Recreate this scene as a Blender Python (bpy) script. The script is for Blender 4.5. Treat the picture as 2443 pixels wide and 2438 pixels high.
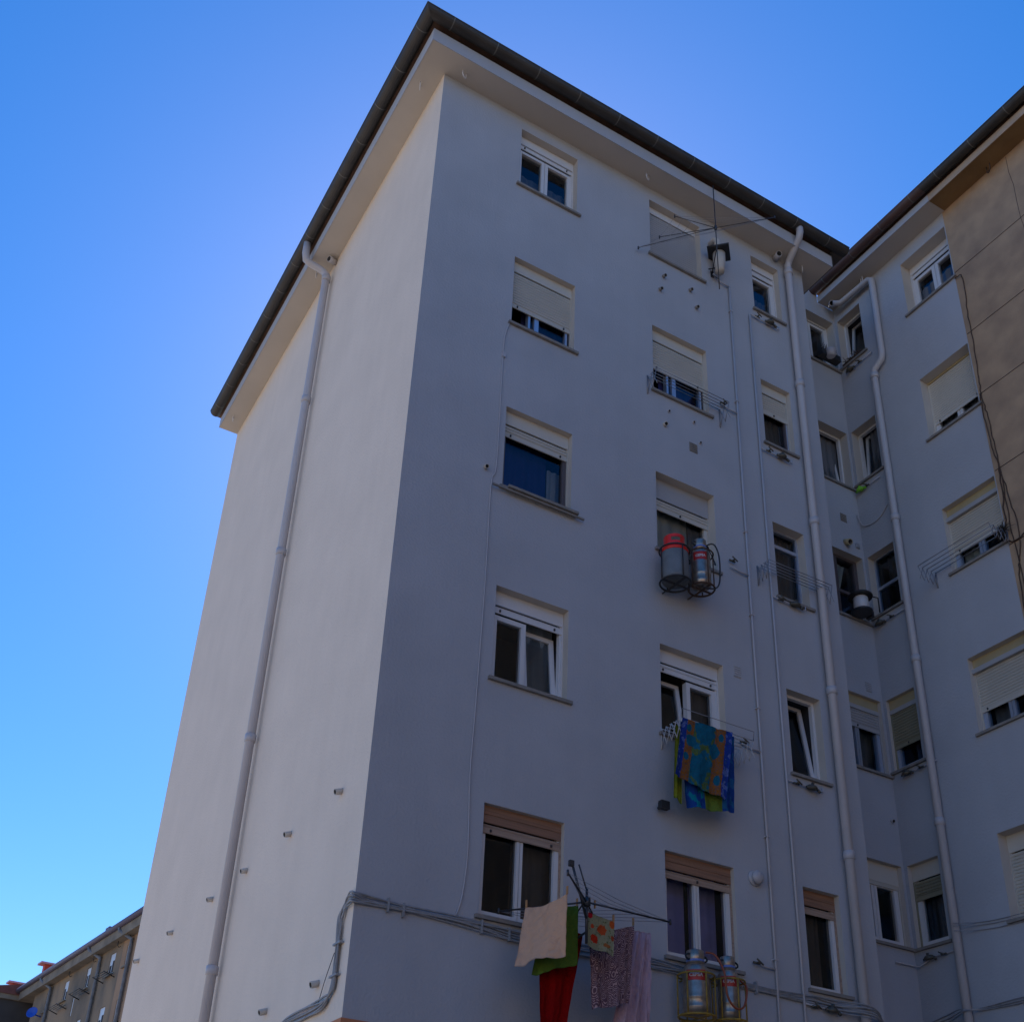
import bpy, bmesh, math, random
from mathutils import Vector, Matrix
R = math.radians
S = bpy.context.scene
for o in list(bpy.data.objects): bpy.data.objects.remove(o)
COL = S.collection
rng = random.Random(7)

# ------------------------------------------------------------------ camera
cam = bpy.data.objects.new('camera', bpy.data.cameras.new('camera'))
COL.objects.link(cam)
cam.location = (-4.1539, -10.4843, 0.1847)
cam.rotation_euler = (2.07353974, -0.04036226, -0.52897317)
cam.data.sensor_fit = 'HORIZONTAL'
cam.data.sensor_width = 36.0
cam.data.lens = 2785.66 / 2443 * 36
cam.data.shift_x = 0.0
cam.data.shift_y = 0.1682
cam.data.clip_start = 0.05
cam.data.clip_end = 3000
S.camera = cam

# ------------------------------------------------------------------ sky, sun, exposure
SUN_EL, SUN_AZ = R(43), R(27)          # azimuth from +Y towards +X
W = bpy.data.worlds.new('World'); S.world = W; W.use_nodes = True
wn = W.node_tree.nodes; wl = W.node_tree.links
bg = wn['Background']
sky = wn.new('ShaderNodeTexSky'); sky.sky_type = 'NISHITA'; sky.sun_disc = False
sky.sun_elevation = SUN_EL; sky.sun_rotation = SUN_AZ
sky.air_density = 1.0; sky.dust_density = 0.13; sky.ozone_density = 3.0
hs = wn.new('ShaderNodeHueSaturation'); hs.inputs['Saturation'].default_value = 1.38; hs.inputs['Value'].default_value = 1.0
tint = wn.new('ShaderNodeMix'); tint.data_type = 'RGBA'; tint.blend_type = 'MULTIPLY'; tint.inputs[0].default_value = 1.0
tint.inputs[7].default_value = (1.04, 0.945, 1.07, 1)      # camera white balance, towards violet
wl.new(sky.outputs[0], hs.inputs['Color']); wl.new(hs.outputs[0], tint.inputs[6]); wl.new(tint.outputs[2], bg.inputs['Color'])
bg.inputs['Strength'].default_value = 0.15
sun = bpy.data.objects.new('sun', bpy.data.lights.new('sun', 'SUN'))
COL.objects.link(sun)
sun.data.energy = 5.0; sun.data.angle = R(0.5); sun.data.color = (1, 0.90, 0.78)
sd = Vector((math.sin(SUN_AZ) * math.cos(SUN_EL), math.cos(SUN_AZ) * math.cos(SUN_EL), math.sin(SUN_EL)))
sun.rotation_euler = sd.to_track_quat('Z', 'Y').to_euler()
S.view_settings.view_transform = 'Standard'; S.view_settings.look = 'None'
S.view_settings.exposure = 0.32; S.view_settings.gamma = 1.0

GZ = -1.42      # street level

# ------------------------------------------------------------------ materials
def mat(name, col, rough=0.8, metal=0.0, spec=0.5, var=0.0, vscale=2.0, bump=0.0, bscale=60.0, col2=None, stretch=(1, 1, 1), thr=None):
    m = bpy.data.materials.new(name); m.use_nodes = True
    nt = m.node_tree; N = nt.nodes; L = nt.links
    b = N['Principled BSDF']
    b.inputs['Base Color'].default_value = (*col, 1); b.inputs['Roughness'].default_value = rough
    b.inputs['Metallic'].default_value = metal; b.inputs['Specular IOR Level'].default_value = spec
    tc = N.new('ShaderNodeTexCoord'); mp = N.new('ShaderNodeMapping'); mp.inputs['Scale'].default_value = stretch
    L.new(tc.outputs['Object'], mp.inputs['Vector'])
    if var or col2:
        n = N.new('ShaderNodeTexNoise'); n.inputs['Scale'].default_value = vscale; n.inputs['Detail'].default_value = 6
        L.new(mp.outputs[0], n.inputs['Vector'])
        cr = N.new('ShaderNodeValToRGB')
        lo, hi = thr or (0.3, 0.7)
        cr.color_ramp.elements[0].position = lo; cr.color_ramp.elements[1].position = hi
        c2 = col2 or tuple(c * (1 - var) for c in col)
        cr.color_ramp.elements[0].color = (*c2, 1); cr.color_ramp.elements[1].color = (*col, 1)
        L.new(n.outputs['Fac'], cr.inputs['Fac']); L.new(cr.outputs['Color'], b.inputs['Base Color'])
    if name.endswith('plaster'):      # faint vertical rain wear
        m2 = N.new('ShaderNodeMapping'); m2.inputs['Scale'].default_value = (5, 5, 0.35); L.new(tc.outputs['Object'], m2.inputs['Vector'])
        ns = N.new('ShaderNodeTexNoise'); ns.inputs['Scale'].default_value = 1.0; ns.inputs['Detail'].default_value = 5; L.new(m2.outputs[0], ns.inputs['Vector'])
        rs = N.new('ShaderNodeMapRange'); rs.inputs[1].default_value = 0.35; rs.inputs[2].default_value = 0.7; rs.inputs[3].default_value = 1.0; rs.inputs[4].default_value = 0.975; L.new(ns.outputs['Fac'], rs.inputs[0])
        mm = N.new('ShaderNodeMix'); mm.data_type = 'RGBA'; mm.blend_type = 'MULTIPLY'; mm.inputs[0].default_value = 1.0
        L.new(cr.outputs['Color'], mm.inputs[6]); L.new(rs.outputs[0], mm.inputs[7]); L.new(mm.outputs[2], b.inputs['Base Color'])
    if bump:
        n2 = N.new('ShaderNodeTexNoise'); n2.inputs['Scale'].default_value = bscale; n2.inputs['Detail'].default_value = 4
        L.new(tc.outputs['Object'], n2.inputs['Vector'])
        bp = N.new('ShaderNodeBump'); bp.inputs['Strength'].default_value = bump; bp.inputs['Distance'].default_value = 0.01
        L.new(n2.outputs['Fac'], bp.inputs['Height']); L.new(bp.outputs[0], b.inputs['Normal'])
    return m

def glass(name, tint=(0.75, 0.8, 0.82), ior=1.55):
    m = bpy.data.materials.new(name); m.use_nodes = True
    nt = m.node_tree; N = nt.nodes; L = nt.links
    for n in list(N):
        if n.type != 'OUTPUT_MATERIAL': N.remove(n)
    out = N['Material Output']
    t = N.new('ShaderNodeBsdfTransparent'); t.inputs[0].default_value = (*tint, 1)
    g = N.new('ShaderNodeBsdfGlossy'); g.inputs['Roughness'].default_value = 0.015; g.inputs[0].default_value = (0.75, 0.82, 0.95, 1)
    f = N.new('ShaderNodeFresnel'); f.inputs[0].default_value = ior
    nz = N.new('ShaderNodeTexNoise'); nz.inputs['Scale'].default_value = 1.3
    tc = N.new('ShaderNodeTexCoord'); L.new(tc.outputs['Object'], nz.inputs['Vector'])
    bp = N.new('ShaderNodeBump'); bp.inputs['Strength'].default_value = 0.02; bp.inputs['Distance'].default_value = 0.02
    L.new(nz.outputs['Fac'], bp.inputs['Height']); L.new(bp.outputs[0], g.inputs['Normal'])
    mx = N.new('ShaderNodeMixShader')
    L.new(f.outputs[0], mx.inputs[0]); L.new(t.outputs[0], mx.inputs[1]); L.new(g.outputs[0], mx.inputs[2])
    L.new(mx.outputs[0], out.inputs['Surface'])
    return m

M = {}
M['gable'] = mat('lit_gable_plaster', (0.76, 0.645, 0.53), 0.9, var=0.07, vscale=1.1, bump=0.8, bscale=28, spec=0.2)  # warmer, paler plaster; part of the side daylight is in this colour
M['reveal'] = mat('lit_reveal', (0.54, 0.49, 0.43), 0.9, var=0.08, vscale=2, spec=0.2)  # wall colour lifted paler here, standing in for light on the jambs
M['plaster'] = mat('grey_plaster', (0.425, 0.43, 0.455), 0.9, var=0.10, vscale=1.1, bump=0.65, bscale=30, spec=0.2)
M['soffit'] = mat('soffit_paint', (0.52, 0.475, 0.42), 0.9, var=0.10, vscale=1.2, bump=0.2, bscale=30, spec=0.2)
M['plinth'] = mat('terracotta_plinth', (0.52, 0.20, 0.09), 0.85, var=0.15, bump=0.3)
M['beige'] = mat('beige_render', (0.48, 0.325, 0.20), 0.95, col2=(0.31, 0.21, 0.14), vscale=2.6, bump=0.5, bscale=35, thr=(0.25, 0.7), spec=0.2)
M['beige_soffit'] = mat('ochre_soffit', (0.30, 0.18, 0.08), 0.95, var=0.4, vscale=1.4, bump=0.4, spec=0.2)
M['beige_fascia'] = mat('beige_fascia', (0.48, 0.36, 0.26), 0.9, var=0.2, vscale=3)
M['joint'] = mat('dark_joint', (0.07, 0.05, 0.045), 0.95)
M['gutter'] = mat('gutter_metal', (0.058, 0.052, 0.046), 0.55, metal=0.2, var=0.35, vscale=3)
M['gutter_red'] = mat('gutter_brown', (0.12, 0.07, 0.06), 0.55, metal=0.2, var=0.3, vscale=2)
M['boarding'] = mat('dark_boarding', (0.07, 0.06, 0.055), 0.9)
M['bracket'] = mat('bracket_zinc', (0.15, 0.145, 0.13), 0.6, metal=0.3)
M['tile'] = mat('roof_tile', (0.16, 0.09, 0.06), 0.9, var=0.4, vscale=6, bump=0.5)
M['pipe'] = mat('painted_pipe', (0.45, 0.43, 0.44), 0.45, var=0.06, vscale=4)
M['white'] = mat('white_pvc', (0.62, 0.61, 0.61), 0.35, var=0.04, vscale=3)
M['box'] = mat('shutter_box_cream', (0.56, 0.52, 0.45), 0.6, var=0.06, vscale=3)
M['yellow'] = mat('yellowed_box', (0.42, 0.34, 0.19), 0.7, var=0.12, vscale=3)
M['shut'] = mat('shutter_plastic', (0.51, 0.47, 0.40), 0.6, var=0.10, vscale=2.5)
M['shut_yellow'] = mat('shutter_yellow', (0.26, 0.24, 0.16), 0.6, var=0.12, vscale=2.5)
M['shut_grey'] = mat('shutter_grey', (0.38, 0.37, 0.37), 0.6, var=0.08)
M['wood'] = mat('weathered_wood', (0.33, 0.17, 0.10), 0.75, col2=(0.20, 0.11, 0.07), vscale=3.0, stretch=(0.6, 6, 14), bump=0.3, bscale=30)
M['wood_pale'] = mat('pale_wood', (0.42, 0.30, 0.22), 0.75, col2=(0.28, 0.19, 0.14), vscale=3.0, stretch=(0.6, 6, 14), bump=0.3)
M['brownframe'] = mat('brown_frame', (0.10, 0.08, 0.08), 0.5)
M['alu'] = mat('anodised_frame', (0.45, 0.50, 0.60), 0.35, metal=0.6)
M['sill'] = mat('stone_sill', (0.26, 0.235, 0.21), 0.9, var=0.25, vscale=8)
M['room'] = mat('room_dark', (0.035, 0.035, 0.04), 0.95)
M['curtain'] = mat('net_curtain', (0.17, 0.19, 0.20), 0.95, var=0.15, vscale=3)
M['purple'] = mat('purple_curtain', (0.34, 0.32, 0.62), 0.9, var=0.25, vscale=3)
M['bluecurt'] = mat('blue_curtain', (0.03, 0.035, 0.17), 0.9, var=0.25, vscale=2)
M['milk'] = mat('milky_blind', (0.42, 0.42, 0.38), 0.9, var=0.2, vscale=2)
M['browncurt'] = mat('brown_net', (0.12, 0.10, 0.09), 0.95, var=0.2)
M['greycurt'] = mat('grey_net', (0.13, 0.13, 0.14), 0.95, var=0.2)
M['glass'] = glass('window_glass')
M['black'] = mat('black_iron', (0.02, 0.02, 0.022), 0.5)
M['darkmetal'] = mat('dark_metal', (0.07, 0.07, 0.075), 0.45, metal=0.7)
M['steel'] = mat('brushed_steel', (0.42, 0.37, 0.32), 0.34, metal=0.7, col2=(0.24, 0.20, 0.16), vscale=12)
M['wire'] = mat('wire_rod', (0.25, 0.25, 0.27), 0.4, metal=0.6)
M['rackwhite'] = mat('coated_rack', (0.42, 0.43, 0.45), 0.4)
M['cable'] = mat('grey_cable', (0.30, 0.30, 0.31), 0.6, var=0.3, vscale=12)
M['cableblack'] = mat('black_cable', (0.05, 0.045, 0.045), 0.6)
M['red'] = mat('red_plastic', (0.62, 0.015, 0.01), 0.4)
M['labelred'] = mat('label_red', (0.38, 0.02, 0.015), 0.45)
M['labelblue'] = mat('label_blue', (0.12, 0.2, 0.5), 0.4)
M['lettering'] = mat('white_lettering', (0.5, 0.48, 0.48), 0.5)
M['greybottle'] = mat('grey_bottle', (0.15, 0.165, 0.175), 0.5, var=0.25, vscale=8)
M['cage_yellow'] = mat('yellow_cage', (0.38, 0.24, 0.03), 0.6, var=0.5, vscale=20)
M['cage_rust'] = mat('rusty_cage', (0.09, 0.05, 0.03), 0.8, var=0.5, vscale=20)
M['hose'] = mat('orange_hose', (0.26, 0.06, 0.02), 0.5)
M['peg'] = mat('wooden_peg', (0.42, 0.23, 0.10), 0.8)
M['brass'] = mat('brass_valve', (0.10, 0.09, 0.07), 0.5, metal=0.5)
M['green_tape'] = mat('lime_plastic', (0.20, 0.55, 0.03), 0.5)
M['asphalt'] = mat('pale_bounce_street', (0.36, 0.30, 0.24), 0.95, var=0.3, vscale=0.4, bump=0.4)  # street and paving kept pale and warm to bounce light up the walls
M['paving'] = mat('paving_stone', (0.50, 0.43, 0.35), 0.9, var=0.2, vscale=0.8, bump=0.3)
M['old_wall'] = mat('weathered_old_render', (0.15, 0.13, 0.105), 0.95, col2=(0.32, 0.23, 0.15), vscale=0.35, bump=0.5, thr=(0.42, 0.62), stretch=(1, 1, 0.6), spec=0.2)
M['old_ochre'] = mat('ochre_render', (0.42, 0.27, 0.17), 0.95, var=0.2, vscale=0.8, spec=0.2)
M['old_eave'] = mat('old_eave', (0.28, 0.23, 0.17), 0.95, var=0.4, vscale=1.2)
M['dark_wall'] = mat('dark_old_wall', (0.08, 0.07, 0.065), 0.95, var=0.4, vscale=0.6)
M['red_tile'] = mat('red_brown_tile', (0.22, 0.08, 0.06), 0.9, var=0.4, vscale=2)
M['old_pipe'] = mat('old_zinc_pipe', (0.20, 0.20, 0.21), 0.7, var=0.5, vscale=3)
M['mauve'] = mat('mauve_gutter', (0.12, 0.10, 0.14), 0.6)
M['dormer'] = mat('red_cladding', (0.60, 0.07, 0.03), 0.7, var=0.15)
M['dormer_cap'] = mat('pink_flashing', (0.70, 0.30, 0.30), 0.5)
M['opp'] = mat('opposite_render', (0.62, 0.48, 0.34), 0.9, var=0.2, vscale=0.3)
M['bluething'] = mat('blue_plastic', (0.02, 0.08, 0.45), 0.5)
M['plant'] = mat('dry_plant', (0.05, 0.04, 0.03), 0.9)

# ------------------------------------------------------------------ mesh helpers
class Fr:
    """wall frame: u along the wall seen from outside, n outwards, z up"""
    def __init__(s, o, U, N): s.o = Vector(o); s.U = Vector(U); s.N = Vector(N)
    def __call__(s, u, n, z): return s.o + s.U * u + s.N * n + Vector((0, 0, z))
WORLD = Fr((0, 0, 0), (1, 0, 0), (0, -1, 0))
FRONT = WORLD
LEFT = Fr((0, 0, 0), (0, -1, 0), (-1, 0, 0))      # u = -y
WING = Fr((9.38, 0, 0), (0, -1, 0), (-1, 0, 0))   # u = -y
BACK = Fr((0, 1.30, 0), (1, 0, 0), (0, -1, 0))

class MB:
    def __init__(s): s.v = []; s.f = []; s.mi = []; s.uv = {}; s.smooth = []
    def poly(s, pts, m=0, sm=False):
        i = len(s.v); s.v += [tuple(p) for p in pts]; s.f.append(tuple(range(i, i + len(pts)))); s.mi.append(m); s.smooth.append(sm)
    def box(s, fr, u0, u1, n0, n1, z0, z1, m=0, fn=None):
        i = len(s.v)
        for u in (u0, u1):
            for n in (n0, n1):
                for z in (z0, z1):
                    nn = n + (fn(u, z) if fn else 0)
                    s.v.append(tuple(fr(u, nn, z)))
        for q in ((0, 1, 3, 2), (4, 6, 7, 5), (0, 4, 5, 1), (2, 3, 7, 6), (0, 2, 6, 4), (1, 5, 7, 3)):
            s.f.append(tuple(i + k for k in q)); s.mi.append(m); s.smooth.append(False)
    def tube(s, pts, r, seg=8, m=0, caps=True, closed=False, sm=True):
        pts = [Vector(p) for p in pts]; n = len(pts); i0 = len(s.v)
        rr = r if isinstance(r, (list, tuple)) else [r] * n
        prev = None
        for k, p in enumerate(pts):
            a = pts[k - 1] if (k > 0 or closed) else p; b = pts[(k + 1) % n] if (k < n - 1 or closed) else p
            t = (b - a).normalized()
            if prev is None:
                ref = Vector((0, 0, 1)) if abs(t.z) < 0.9 else Vector((1, 0, 0))
                x = t.cross(ref).normalized()
            else:
                x = (prev - t * prev.dot(t)).normalized()
            prev = x; y = t.cross(x)
            for j in range(seg):
                a_ = 2 * math.pi * j / seg
                s.v.append(tuple(p + (x * math.cos(a_) + y * math.sin(a_)) * rr[k]))
        for k in range(n if closed else n - 1):
            k2 = (k + 1) % n
            for j in range(seg):
                j2 = (j + 1) % seg
                s.f.append((i0 + k * seg + j, i0 + k * seg + j2, i0 + k2 * seg + j2, i0 + k2 * seg + j)); s.mi.append(m); s.smooth.append(sm)
        if caps and not closed:
            s.f.append(tuple(i0 + j for j in reversed(range(seg)))); s.mi.append(m); s.smooth.append(False)
            s.f.append(tuple(i0 + (n - 1) * seg + j for j in range(seg))); s.mi.append(m); s.smooth.append(False)
    def lathe(s, c, prof, seg=24, m=0, ms=None, axis=None):
        """prof: (r, z) list, vertical axis through c (or along axis)"""
        c = Vector(c); i0 = len(s.v)
        ax = Vector(axis).normalized() if axis else Vector((0, 0, 1))
        ref = Vector((1, 0, 0)) if abs(ax.x) < 0.9 else Vector((0, 1, 0))
        x = (ref - ax * ref.dot(ax)).normalized(); y = ax.cross(x)
        for r, z in prof:
            for j in range(seg):
                a = 2 * math.pi * j / seg
                s.v.append(tuple(c + x * (r * math.cos(a)) + y * (r * math.sin(a)) + ax * z))
        for k in range(len(prof) - 1):
            for j in range(seg):
                j2 = (j + 1) % seg
                s.f.append((i0 + k * seg + j, i0 + k * seg + j2, i0 + (k + 1) * seg + j2, i0 + (k + 1) * seg + j))
                s.mi.append(ms[k] if ms else m); s.smooth.append(True)
        for k in (0, len(prof) - 1):
            if prof[k][0] > 1e-4:
                s.f.append(tuple(i0 + k * seg + j for j in range(seg))); s.mi.append(ms[min(k, len(prof) - 2)] if ms else m); s.smooth.append(False)
    def build(s, name, mats, parent=None, uvs=None, fixn=True):
        me = bpy.data.meshes.new(name); me.from_pydata(s.v, [], s.f)
        for mm in (mats if isinstance(mats, (list, tuple)) else [mats]): me.materials.append(M[mm] if isinstance(mm, str) else mm)
        for p, mi, sm in zip(me.polygons, s.mi, s.smooth): p.material_index = mi; p.use_smooth = sm
        if uvs:
            ul = me.uv_layers.new(name='UVMap')
            for l in me.loops: ul.data[l.index].uv = uvs[l.vertex_index]
        me.update()
        if fixn:
            bm = bmesh.new(); bm.from_mesh(me); bmesh.ops.recalc_face_normals(bm, faces=bm.faces); bm.to_mesh(me); bm.free()
        o = bpy.data.objects.new(name, me); COL.objects.link(o)
        if parent is not None:
            o.parent = parent
            if parent.parent is None: o.matrix_parent_inverse = Matrix.Translation(-parent.location)
        return o

def tag(o, label=None, cat=None, group=None, kind=None):
    if label: o['label'] = label
    if cat: o['category'] = cat
    if group: o['group'] = group
    if kind: o['kind'] = kind
    return o
def empty(name, loc, label=None, cat=None, group=None):
    o = bpy.data.objects.new(name, None); o.empty_display_size = 0.2; COL.objects.link(o); o.location = loc
    return tag(o, label, cat, group)

def smoothpath(pts, sub=6):
    P = [Vector(p) for p in pts]; out = []
    for i in range(len(P) - 1):
        p0 = P[max(i - 1, 0)]; p1 = P[i]; p2 = P[i + 1]; p3 = P[min(i + 2, len(P) - 1)]
        for k in range(sub):
            t = k / sub
            out.append(0.5 * ((2 * p1) + (p2 - p0) * t + (2 * p0 - 5 * p1 + 4 * p2 - p3) * t * t + (3 * p1 - p0 - 3 * p2 + p3) * t ** 3))
    out.append(P[-1]); return out

def wall_grid(mb, fr, u0, u1, z0, z1, holes, depth=0.35, m=0, mr=2):
    us = sorted({u0, u1, *[h[0] for h in holes], *[h[1] for h in holes]})
    zs = sorted({z0, z1, *[h[2] for h in holes], *[h[3] for h in holes]})
    us = [u for u in us if u0 <= u <= u1]
    # extra splits are harmless; every cell is a quad
    for a, b in zip(us, us[1:]):
        for c, d in zip(zs, zs[1:]):
            mu, mz = (a + b) / 2, (c + d) / 2
            if any(h[0] < mu < h[1] and h[2] < mz < h[3] for h in holes): continue
            mb.poly([fr(a, 0, c), fr(b, 0, c), fr(b, 0, d), fr(a, 0, d)], m)
    for h in holes:
        a, b, c, d = h[:4]; n = -depth
        mb.poly([fr(a, 0, c), fr(a, 0, d), fr(a, n, d), fr(a, n, c)], mr)
        mb.poly([fr(b, 0, c), fr(b, n, c), fr(b, n, d), fr(b, 0, d)], mr)
        mb.poly([fr(a, 0, d), fr(b, 0, d), fr(b, n, d), fr(a, n, d)], mr)
        mb.poly([fr(a, 0, c), fr(a, n, c), fr(b, n, c), fr(b, 0, c)], mr)

# ------------------------------------------------------------------ setting: ground
g = MB(); g.poly([(-600, -600, GZ), (600, -600, GZ), (600, 1200, GZ), (-600, 1200, GZ)])
tag(g.build('ground', 'asphalt'), kind='structure')
g = MB(); g.box(WORLD, -30, 7.0, -60, 3.0, GZ, GZ + 0.12)
g.box(WORLD, 7.0, 9.38, 1.3, 3.0, GZ, GZ + 0.12)
tag(g.build('pavement', 'paving'), kind='structure')

# ------------------------------------------------------------------ the grey apartment building
HOUSE = empty('apartment_building', (0, 0, GZ), 'tall grey rendered apartment block with dark gutter, five rows of windows in view', 'building')
H = lambda k: 16.60 - 2.85 * k
SA = [15.32, 12.43, 9.56, 6.77, 3.93]
HA = {}
win_front = []   # (u0,u1,z0,z1)
A = [(1.39, 2.43, SA[k], H(k)) for k in range(5)]
B = [(3.84, 4.885, SA[k] if k != 3 else 6.75, H(k)) for k in range(5)]
C_ = [(6.0, 6.615, SA[k] if k < 4 else 3.91, H(k)) for k in range(5)]
HW = lambda k: 17.96 - 2.85 * k
SW = [16.71, 13.76, 11.0, 8.14, 5.30]
Wg = [(0.43, 1.48, SW[k], HW(k) + (0.03 if k == 0 else 0)) for k in range(5)]
Nb = [(8.30, 9.325, [16.67, 13.79, 10.90, 8.07, 5.29][k], HW(k)) for k in range(5)]
Nr = [(-1.235, -0.64, [16.72, 13.87, 11.02, 8.13, 5.28][k], HW(k)) for k in range(5)]

w = MB()
wall_grid(w, FRONT, 0, 7.2, GZ, 16.88, A + B + C_)
w.poly([(0, 0, GZ), (0, 0, 16.88), (0, 9.754, 16.88), (0, 9.754, GZ)], 1)                 # left gable side, open-sky brightness partly put into its paler colour
w.poly([(7.2, 0, GZ), (7.2, 1.3, GZ), (7.2, 1.3, 18.33), (7.2, 0, 16.88)])
w.poly([(7.2, 0, 16.88), (7.2, 1.3, 16.88), (7.2, 1.3, 18.33)])
wall_grid(w, BACK, 7.2, 9.38, GZ, 18.33, Nb)
wall_grid(w, WING, -1.3, 1.50, GZ, 18.33, Wg + Nr)
w.poly([(7.2, 1.3, 18.33), (8.965, 1.3, 18.33), (8.965, 1.3, 18.56), (7.2, 1.3, 18.56)])
w.poly([(0, 9.754, GZ), (0, 9.754, 16.88), (14, 9.754, 16.88), (14, 9.754, GZ)])
w.poly([(14, 9.754, GZ), (14, 9.754, 18.4), (14, -1.5, 18.4), (14, -1.5, GZ)])
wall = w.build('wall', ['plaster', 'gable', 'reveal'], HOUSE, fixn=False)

# terracotta band at street level, 1 cm proud of the render
w = MB()
w.box(WORLD, -0.012, 7.212, -0.0, 0.012, GZ, 2.66)
w.poly([(-0.012, 0, GZ), (-0.012, 0, 2.66), (-0.012, 9.76, 2.66), (-0.012, 9.76, GZ)])
w.poly([(-0.012, 0, 2.66), (0, 0, 2.66), (0, 9.76, 2.66), (-0.012, 9.76, 2.66)])
w.build('plinth', 'plinth', HOUSE, fixn=False)

# eaves
e = MB(); e.box(WORLD, -0.39, 7.56, -9.80, 0.39, 16.88, 17.14)
ev = e.build('eave', ['soffit'], HOUSE)
e = MB()  # white painted fascia
e.box(WORLD, -0.402, 7.562, 0.39, 0.402, 16.875, 17.142)
e.box(WORLD, -0.402, -0.39, -9.80, 0.39, 16.875, 17.142)
e.build('fascia', 'plaster', HOUSE)
e = MB(); e.box(WORLD, 8.98, 14, -1.299, 1.55, 18.332, 18.488)
e.build('eave', ['soffit'], HOUSE)
e = MB(); e.box(WORLD, 8.968, 8.98, -1.299, 1.55, 18.327, 18.49)
e.build('fascia', 'plaster', HOUSE)

# roofs
r = MB()
a0, a1, b0, b1, zr = -0.55, 7.56, -0.55, 9.95, 17.29
hx0, hx1, hy, hz = 4.5, 7.56, 4.7, 19.1
P = [(a0, b0, zr), (a1, b0, zr), (a1, b1, zr), (a0, b1, zr), (hx0, hy, hz), (hx1, hy, hz)]
r.poly([P[0], P[1], P[5], P[4]]); r.poly([P[2], P[3], P[4], P[5]]); r.poly([P[3], P[0], P[4]]); r.poly([P[1], P[2], P[5]])
r.poly([(a0, b0, zr - .03), (a1, b0, zr - .03), (a1, b1, zr - .03), (a0, b1, zr - .03)])
r.box(WORLD, a0, a1, -b0 - 0.005, -b0 + 0.002, zr - .03, zr + .0)
for k in range(34):   # tile noses along both eaves
    x = a0 + 0.12 + k * 0.235
    if x < 7.4: r.tube([(x, b0 - 0.02, zr + 0.0), (x, b0 + 0.5, zr + 0.17)], 0.05, 8)
for k in range(44):
    y = b0 + 0.12 + k * 0.235
    if y < 9.8: r.tube([(a0 - 0.02, y, zr + 0.0), (a0 + 0.5, y, zr + 0.17)], 0.05, 8)
roof = r.build('roof', 'tile', HOUSE)
r = MB(); r.box(WORLD, 7.562, 7.80, -1.28, 0.50, 17.20, 17.28); r.box(WORLD, 7.563, 7.60, -1.28, 0.39, 16.93, 17.198)
r.build('roof_boarding', 'boarding', HOUSE)
r = MB(); r.poly([(8.82, -1.55, 18.66), (8.82, 1.33, 18.66), (14, 1.33, 20.4), (14, -1.55, 20.4)])
r.poly([(8.82, 1.33, 18.66), (8.82, 1.33, 18.60), (14, 1.33, 18.5), (14, 1.33, 20.4)])
r.poly([(8.82, -1.55, 18.60), (8.82, 1.33, 18.60), (14, 1.33, 18.5), (14, -1.55, 18.5)])
for k in range(12):
    y = -1.45 + k * 0.235
    r.tube([(8.90, y, 18.635), (9.4, y, 18.82)], 0.045, 8)
r.build('roof', 'tile', HOUSE, fixn=False)

# gutters: half round channel swept along the eave
def gutter(path, outs, rad, z, m, parent, name='gutter', seg=10, bevery=0.75, mb_=None):
    mb = MB(); k = 0
    prof = [(rad * math.cos(a), rad * math.sin(a)) for a in [math.pi + math.pi * i / seg for i in range(seg + 1)]]
    prof2 = [((rad - 0.006) * math.cos(a), (rad - 0.006) * math.sin(a)) for a in [2 * math.pi - math.pi * i / seg for i in range(seg + 1)]]
    pr = prof + prof2
    rows = []
    for p, o in zip(path, outs):
        rows.append([Vector((p[0] - o[0] * c, p[1] - o[1] * c, z + s_)) for c, s_ in pr])
    n = len(pr)
    for a, b in zip(rows, rows[1:]):
        for j in range(n):
            j2 = (j + 1) % n
            mb.poly([a[j], a[j2], b[j2], b[j]], 0, False)
    for rw in (rows[0], rows[-1]):
        mb.poly([rw[j] for j in range(seg + 1)])
    # rolled outer lip
    mb.tube([(p[0] + o[0] * rad, p[1] + o[1] * rad, z) for p, o in zip(path, outs)], 0.011, 6)
    g_ = mb.build(name, m, parent, fixn=False)
    for i in range(len(path) - 1):
        p0, p1 = Vector(path[i]), Vector(path[i + 1]); L_ = (p1 - p0).length; d = (p1 - p0).normalized()
        o = Vector((d.y, -d.x)) if True else None
        # outward = the one that agrees with outs
        ov = Vector(outs[i + 1]) if i == 0 else Vector(outs[i])
        if o.dot(ov) < 0: o = -o
        t = 0.35
        while t < L_ - 0.2:
            c = p0 + d * t; bk = MB()
            for a_, b_ in zip(range(seg), range(1, seg + 1)):
                def q(i_, dt, rr):
                    an = math.pi + math.pi * i_ / seg
                    return Vector((c.x + d.x * dt - o.x * rr * math.cos(an), c.y + d.y * dt - o.y * rr * math.cos(an), z + rr * math.sin(an)))
                bk.poly([q(a_, -0.009, rad + 0.004), q(a_, 0.009, rad + 0.004), q(b_, 0.009, rad + 0.004), q(b_, -0.009, rad + 0.004)])
            bk.build('bracket', 'bracket', g_); t += bevery
    return g_
gutter([(-0.53, 9.86), (-0.53, -0.53), (7.79, -0.53)], [(-1, 0), (-1, -1), (0, -1)], 0.105, 17.275, 'gutter', HOUSE)
gutter([(8.86, 1.30), (8.86, -1.55)], [(-1, 0), (-1, 0)], 0.105, 18.60, 'gutter_red', HOUSE)

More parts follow.
